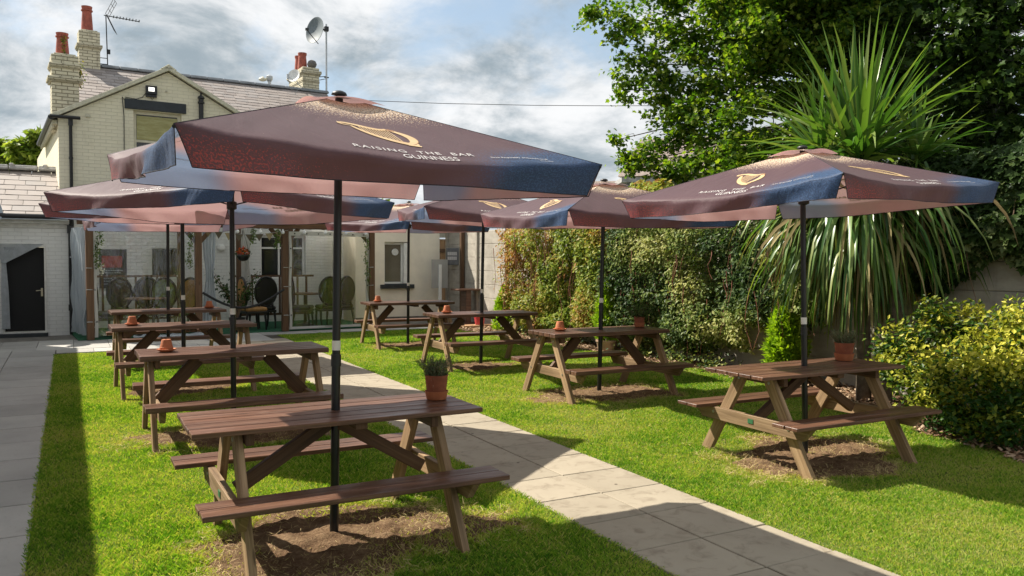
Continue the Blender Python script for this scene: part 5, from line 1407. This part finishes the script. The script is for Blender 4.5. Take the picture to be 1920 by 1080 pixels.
tree('sycamore_tree', 'large sycamore spreading its lobed leaves over the fence at the top right', 'tree', (11.6, 8.6, 0), B, 1.75, .080, 'sycamore_leaf', LOBED, 'dark_bark', .28, hub=tuple(at(1740, 150, 14.6)))
# dark ivy-clad mass behind the palm and right wall
B = [(tuple(at(px, py, d)), r, 700*r**1.7) for px, py, d, r in ((1740, 400, 10.6, .5), (1800, 420, 10.2, .5), (1690, 400, 11, .5), (1830, 340, 10.4, .55), (1900, 400, 9.6, .45), (1640, 330, 11.6, .6), (1560, 330, 12, .55), (1480, 370, 12.4, .45), (1410, 350, 12.8, .4))]
tree('elder_bush', 'dark leafy bush filling the gap behind the palm above the fence', 'bush', (9.6, 7.2, 0), B, 1.0, .11, 'dark_ivy', RHOMB, 'dark_bark', .08)
# cordyline palm
pm = thing('palm_tree', 'tall spiky cordyline palm with a skirt of hanging leaves, behind the right-hand table', 'palm', (7.85, 6.02, 0))
PB = Vector((7.85, 6.02, 0))
for (x, y), top in (((7.85, 6.13), at(1612, 330, 9.15)), ((7.88, 5.90), at(1700, 330, 9.0))):
    m = MB(); b0 = Vector((x, y, -.05))-PB; e = top-PB
    m.tube([b0, b0.lerp(e, .3)+Vector((.02, 0, 0)), b0.lerp(e, .7)+Vector((.04, .02, 0)), e], [.085, .072, .066, .06], 12); m.build('trunk', MATS['bark'], pm, smooth=True)
def blade_set(name, specs, mat):
    V = []; F = []; T = []
    for c, az, el, L, w, droop, tn in specs:
        d = np.array([math.cos(az)*math.cos(el), math.sin(az)*math.cos(el), math.sin(el)]); side = np.array([-math.sin(az), math.cos(az), 0.0])
        tw = random.uniform(-.7, .7); p = np.array(c); k = 7; b = len(V); step = L/k; dd = d.copy()
        for i in range(k+1):
            f = i/k; ww = w*(.55+.45*min(1, f*4))*(1-f**2.6)+.0015
            nrm = np.cross(side, dd); sd = side*math.cos(tw)+nrm*math.sin(tw)
            V += [p-sd*ww/2, p+nrm*ww*.10, p+sd*ww/2]; T += [tn+random.uniform(-.04, .04)]*3
            if i: q = b+i*3; F += [(q-3, q-2, q+1, q), (q-2, q-1, q+2, q+1)]
            p = p+dd*step; dd = dd+np.array([0, 0, -droop*f*.55]); dd /= np.linalg.norm(dd)
    o = np_mesh(name, np.array(V), np.array(F), np.clip(T, 0, 1), MATS[mat], pm); o.data.shade_smooth(); return o
sp = []; hang = []; dead = []
heads = [(at(1612, 300, 9.1), 1.0, 150), (at(1545, 305, 9.3), .75, 60), (at(1720, 300, 9.0), .55, 34)]
for h, sc_, n in heads:
    c = h-PB
    for i in range(n):
        f = (i+.5)/n; az = i*2.399+random.uniform(-.3, .3); el = R(88)-R(84)*f**.9+random.gauss(0, .06)
        L = sc_*random.uniform(1.05, 1.62)*(1.0 if f < .7 else .85); sp.append(((c.x+random.gauss(0, .04), c.y+random.gauss(0, .04), c.z+random.uniform(-.05, .12)), az, el, L, random.uniform(.046, .068), .06+.45*f**1.6+(.5 if random.random() < .12 else 0), random.uniform(.15, .85)))
    for i in range(int(n*5.2)):
        az = random.uniform(0, 6.283); el = R(random.uniform(-84, -5)); L = sc_**.5*random.uniform(.9, 1.8)
        rec = ((c.x+random.gauss(0, .07), c.y+random.gauss(0, .07), c.z-random.uniform(0, .6)), az, el, L, random.uniform(.036, .058), random.uniform(1.1, 2.1), random.uniform(.05, .95))
        (dead if random.random() < .22 else hang).append(rec)
blade_set('upright_leaves', sp, 'palm_leaf'); blade_set('hanging_leaves', hang, 'palm_leaf'); blade_set('dead_leaves', dead, 'dead_palm')
# creeper and ivy over the fence
def climber(name, label, y0, y1, z0f, ztop, n, size, mat, shape, thick, tfun, stems, smat='red_stem'):
    t_ = thing(name, label, 'climbing plant', (FX-.1, (y0+y1)/2, 0)); yc = (y0+y1)/2
    y = rng.uniform(y0, y1, n); z = rng.uniform(0, 1, n)
    zt = ztop(y)+.10*(vnoise(y, y*0, 3, 31)-.5)*2; zb = z0f(y); z = zb+(zt-zb)*z
    bulge = thick*(.35+1.0*vnoise(y, z, 1.6, 21)+.5*vnoise(y, z, 5, 22))*np.clip((zt-z)/.25+.35, .3, 1)*np.clip((z-zb)/.3+.3, .25, 1)
    edge = np.minimum(y-y0, y1-y); kk = rng.random(n) < np.clip(edge/.35+.25*vnoise(y, z, 4, 2), .1, 1)
    dpt = rng.random(n)**.55; x = FX-.10-bulge*dpt
    P = np.stack([x-(FX-.1), y-yc, z], -1)[kk]
    nr = np.tile([-.75, 0, .65], (len(P), 1))
    leaves('foliage', P, size*rng.uniform(.6, 1.3, len(P)), MATS[mat], shape, tint=np.clip(tfun(y, z)[kk]+rng.normal(0, .17, len(P)), 0, 1), normal=nr, nrand=.7, down=.8, parent=t_)
    m = MB()
    for i in range(stems):
        yy = random.uniform(y0+.1, y1-.1); b = float(np.interp(yy, [y0, y1], [0, 0])); zt_ = float(ztop(np.array([yy]))[0]); z1 = random.uniform(1.0, zt_); L = random.uniform(.4, 1.1); pts = []
        out = thick*random.uniform(.8, 1.35)
        for k in range(7):
            f = k/6; pts.append((-out-.02*math.sin(f*6+i), yy-yc+.10*math.sin(f*4+i)*f+random.uniform(-.02, .02), max(.02, z1-L*f)))
        m.tube(pts, [.007, .006, .006, .005, .005, .004, .003], 5, cap=False)
    m.build('stems', MATS[smat], t_)
    return t_
climber('climbing_creeper', 'yellow-green creeper with russet tips covering the middle of the fence', 11.2, 15.35, lambda y: .06+.25*vnoise(y, y*0, 2, 4), lambda y: 2.42+.1*np.sin(y*2), 24000, .075, 'creeper_leaf', RHOMB, .46,
        lambda y, z: .12+.50*vnoise(y, z, 1.5, 41)+.30*vnoise(y, z, 5, 42)+.18*np.clip(z-1.2, 0, 1)+.14*np.clip((y-13.2)/2, 0, 1), 42)
climber('variegated_ivy', 'cream and green variegated climber trailing over the fence behind the second right table', 7.0, 11.5, lambda y: np.where(y > 8.3, .06, .52)+.30*vnoise(y, y*0, 2.5, 6), lambda y: 2.45+.12*np.sin(y*2.3), 32000, .066, 'variegated_leaf', RHOMB, .44,
        lambda y, z: -.05+.95*vnoise(y, z, 1.7, 51)+.35*vnoise(y, z, 5, 52)-.05*np.clip(1-z, 0, 1), 40)
climber('wall_ivy', 'small-leaved ivy hanging over the concrete fence at the far right', 3.2, 7.2, lambda y: .95+.85*vnoise(y, y*0, 3.2, 8)+.0*(y-4.5), lambda y: 2.75+0*y, 13000, .085, 'wall_ivy', LOBED, .22,
        lambda y, z: -.15+.95*vnoise(y, z, 2.5, 61), 14, 'dry_stem')
climber('golden_creeper', 'bright yellow-green creeper spilling over the top of the fence below the sycamore', 9.9, 13.2, lambda y: 2.2+0*y, lambda y: 2.85-.10*(y-9.9)+.12*np.sin(y*3), 5200, .085, 'creeper_leaf', LOBED, .40, lambda y, z: .35+.45*vnoise(y, z, 2.5, 71), 8)
# yellow-green shrub on the right
SB = [((1705, 650), 8.0, .34), ((1755, 590), 8.0, .22), ((1790, 625), 7.9, .30), ((1850, 650), 7.6, .34), ((1900, 625), 7.4, .30), ((1930, 600), 7.2, .28), ((1680, 695), 7.9, .22), ((1740, 715), 7.6, .34), ((1810, 700), 7.4, .38), ((1880, 710), 7.1, .40), ((1940, 690), 7.0, .4), ((1790, 775), 7.3, .30), ((1850, 790), 7.0, .34), ((1920, 790), 6.8, .36), ((1760, 740), 7.5, .28), ((1668, 668), 8.1, .2), ((1825, 585), 7.9, .14)]
B = [(tuple(at(px[0], px[1], d)), r, 2500*r**1.9) for px, d, r in SB]
c0 = at(1850, 835, 7.15); c0 = (c0.x, c0.y, 0)
t_ = thing('euonymus_shrub', 'rounded yellow and green variegated shrub beside the right-hand table', 'shrub', c0)
P, Nn, K = blob_points(B, 3.2); P = P[P[:, 2] > .05]
K = np.zeros(len(P)); rr = np.linalg.norm(P-np.mean(P, 0), axis=1)
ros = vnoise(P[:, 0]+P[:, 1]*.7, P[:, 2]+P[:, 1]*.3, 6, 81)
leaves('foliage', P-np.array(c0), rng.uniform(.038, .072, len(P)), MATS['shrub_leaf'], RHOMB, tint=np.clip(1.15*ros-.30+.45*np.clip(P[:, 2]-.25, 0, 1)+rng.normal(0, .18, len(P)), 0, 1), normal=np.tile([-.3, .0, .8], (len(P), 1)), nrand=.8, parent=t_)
m = MB()
for c, r, n in B:
    e = Vector(c)-Vector(c0); m.tube([(random.uniform(-.1, .1), random.uniform(-.1, .1), 0), e*.55+Vector((0, 0, .06)), e], [.02, .012, .005], 6, cap=False)
m.build('branches', MATS['dry_stem'], t_)
# conifers
def conifer(label, p, h, r, n, pot=False):
    t_ = thing('dwarf_conifer', label, 'conifer', p, random.uniform(0, 6), 'bright green dwarf conifers along the fence'); z0 = .0
    if pot:
        m = MB(); m.lathe([(0, 0), (.13, 0), (.17, .19), (.18, .20), (.18, .23), (.15, .23), (.14, .19), (0, .19)], 24); m.build('pot', simple('faded_pot', (.42, .27, .19), .85, vary=.2), t_, smooth=True, autosmooth=40); z0 = .2
    f = rng.random(n)**.85; z = z0+f*h; rad = r*np.interp(f, [0, .12, .35, .6, .82, 1], [.72, .98, 1.0, .74, .42, .04])*(1+.08*np.sin(f*21))
    a = rng.uniform(0, 2*np.pi, n); rr = rad*(.45+.55*rng.random(n)**.4)*(1+.18*np.sin(a*7+f*20))
    P = np.stack([np.cos(a)*rr, np.sin(a)*rr, z], -1); ax = np.stack([np.cos(a)*.75, np.sin(a)*.75, np.full(n, .75)], -1)
    leaves('foliage', P, h*.075*rng.uniform(.6, 1.4, n), MATS['conifer_spray'], (np.array([(0, 0, 0), (.16, .4, .05), (0, 1, 0), (-.16, .4, .05), (.30, .75, .0), (-.30, .75, 0)], float), np.array([(0, 1, 2), (0, 2, 3), (0, 4, 1), (0, 3, 5)])), axis=ax, tint=np.clip(rng.random(n)*.6+.5*(rr/(rad+1e-6)-.6), 0, 1), parent=t_)
    m = MB(); m.tube([(0, 0, z0-.05), (0, 0, z0+h*.8)], [.022, .006], 6); m.build('trunk', MATS['bark'], t_)
conifer('bright lime-green conical conifer behind the nearest right table', (8.05, 7.45, 0), 1.18, .215, 7500)
conifer('yellow-green conifer in a pale pot behind the pole of the second right parasol', (7.86, 11.15, 0), .95, .19, 3800, True)
conifer('small bright conifer at the far left end of the creeper by the concrete fence', (8.22, 15.45, 0), .95, .24, 3600)
# ferny stems at the palm foot, low plants in the bed
P = np.concatenate([np.stack([rng.normal(cx, .16, 260), rng.normal(cy, .22, 260), np.abs(rng.normal(0, .12, 260))+.03], -1) for cx, cy in ((8.15, 9.6), (8.05, 10.6), (8.1, 8.9), (8.2, 12.6), (8.2, 14.2))])
tag(leaves('ground_ivy', P, .06, MATS['variegated_leaf'], RHOMB, normal=np.tile([-.3, 0, .8], (len(P), 1))), 'low variegated ivy creeping along the foot of the fence', 'ground cover', kind='stuff')
# trees behind the buildings
def ftree(label, px, py, dep, w, h, n, base_py=480):
    c = at(px, py, dep); s = dep/CAM_F; B = []
    for i in range(16):
        a = rand_unit(1)[0]; B.append(((c.x+a[0]*w*s*.6, c.y+a[1]*w*s*.6, c.z+a[2]*h*s*.55), random.uniform(.28, .42)*min(w, h)*s, n/16))
    tree('garden_tree', label, 'tree', (c.x, c.y, 0), B, 1.0, dep*.0095, 'far_leaf', RHOMB, 'dark_bark', .15, 'trees beyond the pub')
ftree('bright green tree behind the outbuilding roof, close to the house wall', 68, 280, 34, 46, 44, 3600)
ftree('darker green tree at the left edge behind the outbuilding roof', 2, 302, 36, 46, 42, 3600)
ftree('small round tree far behind, between the left and right parasols', 715, 395, 40, 26, 20, 900)
# ------------------------------------------------------------------ sky, sun, camera
SUN = Vector((-1.22, 1.61, 2.13)).normalized()
w = bpy.data.worlds.new('World'); SC.world = w; w.use_nodes = True; nt = w.node_tree; nt.nodes.clear()
out = nt.nodes.new('ShaderNodeOutputWorld'); bg = nt.nodes.new('ShaderNodeBackground'); nt.links.new(bg.outputs[0], out.inputs[0])
sky = nt.nodes.new('ShaderNodeTexSky'); sky.sky_type = 'NISHITA'; sky.sun_disc = False
sky.sun_elevation = math.asin(SUN.z); sky.sun_rotation = math.atan2(SUN.x, SUN.y); sky.air_density = 1.0; sky.dust_density = 1.5; sky.ozone_density = 1.2
tc = nt.nodes.new('ShaderNodeTexCoord'); sp = nt.nodes.new('ShaderNodeSeparateXYZ'); nt.links.new(tc.outputs['Generated'], sp.inputs[0])
def mth(op, a, b=0.0, clamp=False):
    m = nt.nodes.new('ShaderNodeMath'); m.operation = op; m.use_clamp = clamp
    for i, v in ((0, a), (1, b)):
        if isinstance(v, (int, float)): m.inputs[i].default_value = v
        else: nt.links.new(v, m.inputs[i])
    return m.outputs[0]
zz = mth('ADD', mth('MAXIMUM', sp.outputs[2], 0.0), .42)
cb = nt.nodes.new('ShaderNodeCombineXYZ'); nt.links.new(mth('DIVIDE', sp.outputs[0], zz), cb.inputs[0]); nt.links.new(mth('DIVIDE', sp.outputs[1], zz), cb.inputs[1])
def nz(scale, detail, rough, loc, dist=0.0):
    mp = nt.nodes.new('ShaderNodeMapping'); mp.inputs['Location'].default_value = loc; nt.links.new(cb.outputs[0], mp.inputs[0])
    n = nt.nodes.new('ShaderNodeTexNoise'); nt.links.new(mp.outputs[0], n.inputs['Vector']); n.inputs['Scale'].default_value = scale; n.inputs['Detail'].default_value = detail; n.inputs['Roughness'].default_value = rough; n.inputs['Distortion'].default_value = dist
    return n.outputs[0]
def mr(x, a, b, c=0, d=1):
    m = nt.nodes.new('ShaderNodeMapRange'); m.interpolation_type = 'SMOOTHSTEP'; nt.links.new(x, m.inputs[0]); m.inputs[1].default_value = a; m.inputs[2].default_value = b; m.inputs[3].default_value = c; m.inputs[4].default_value = d
    return m.outputs[0]
def mx(f, a, b):
    m = nt.nodes.new('ShaderNodeMix'); m.data_type = 'RGBA'
    if isinstance(f, (int, float)): m.inputs[0].default_value = f
    else: nt.links.new(f, m.inputs[0])
    for s, v in ((m.inputs[6], a), (m.inputs[7], b)):
        if isinstance(v, tuple): s.default_value = (*v, 1)
        else: nt.links.new(v, s)
    return m.outputs[2]
sc_ = nt.nodes.new('ShaderNodeVectorMath'); sc_.operation = 'SCALE'; nt.links.new(sky.outputs[0], sc_.inputs[0]); sc_.inputs['Scale'].default_value = .12
cover = mr(nz(2.3, 10, .60, (3.1, 1.7, 0), .25), .30, .50)
shade = mr(nz(3.0, 10, .62, (7.4, 2.2, 0), .3), .36, .62)
cloud = mx(shade, (3.3, 4.0, 4.5), (9.0, 9.1, 9.2))
c2 = nt.nodes.new('ShaderNodeVectorMath'); c2.operation = 'SCALE'; nt.links.new(cloud, c2.inputs[0]); c2.inputs['Scale'].default_value = .085
pale = mx(.45, sc_.outputs[0], (.46, .58, .66))
sky_c = mx(cover, pale, c2.outputs[0])
nt.links.new(sky_c, bg.inputs[0]); bg.inputs[1].default_value = .66
sl_ = bpy.data.lights.new('sun', 'SUN'); sl_.energy = 5.0; sl_.angle = R(.53); sl_.color = (1, .93, .81)
so = bpy.data.objects.new('sun', sl_); COL.objects.link(so); so.rotation_euler = SUN.to_track_quat('Z', 'Y').to_euler(); so.location = (-8, 12, 20)
cd = bpy.data.cameras.new('camera'); co_ = bpy.data.objects.new('camera', cd); COL.objects.link(co_)
cd.sensor_width = 36; cd.sensor_fit = 'HORIZONTAL'; cd.lens = 36*CAM_F/1920; cd.clip_start = .05; cd.clip_end = 1000
co_.matrix_world = Matrix(((RGT.x, UPV.x, -FWD.x, EYE.x), (RGT.y, UPV.y, -FWD.y, EYE.y), (RGT.z, UPV.z, -FWD.z, EYE.z), (0, 0, 0, 1)))
SC.camera = co_
SC.view_settings.view_transform = 'Standard'; SC.view_settings.look = 'None'; SC.view_settings.exposure = .95; SC.view_settings.gamma = 1.0
SC.render.engine = 'CYCLES'; SC.cycles.max_bounces = 8; SC.cycles.diffuse_bounces = 3; SC.cycles.glossy_bounces = 3; SC.cycles.transparent_max_bounces = 12
SC.cycles.use_denoising = True
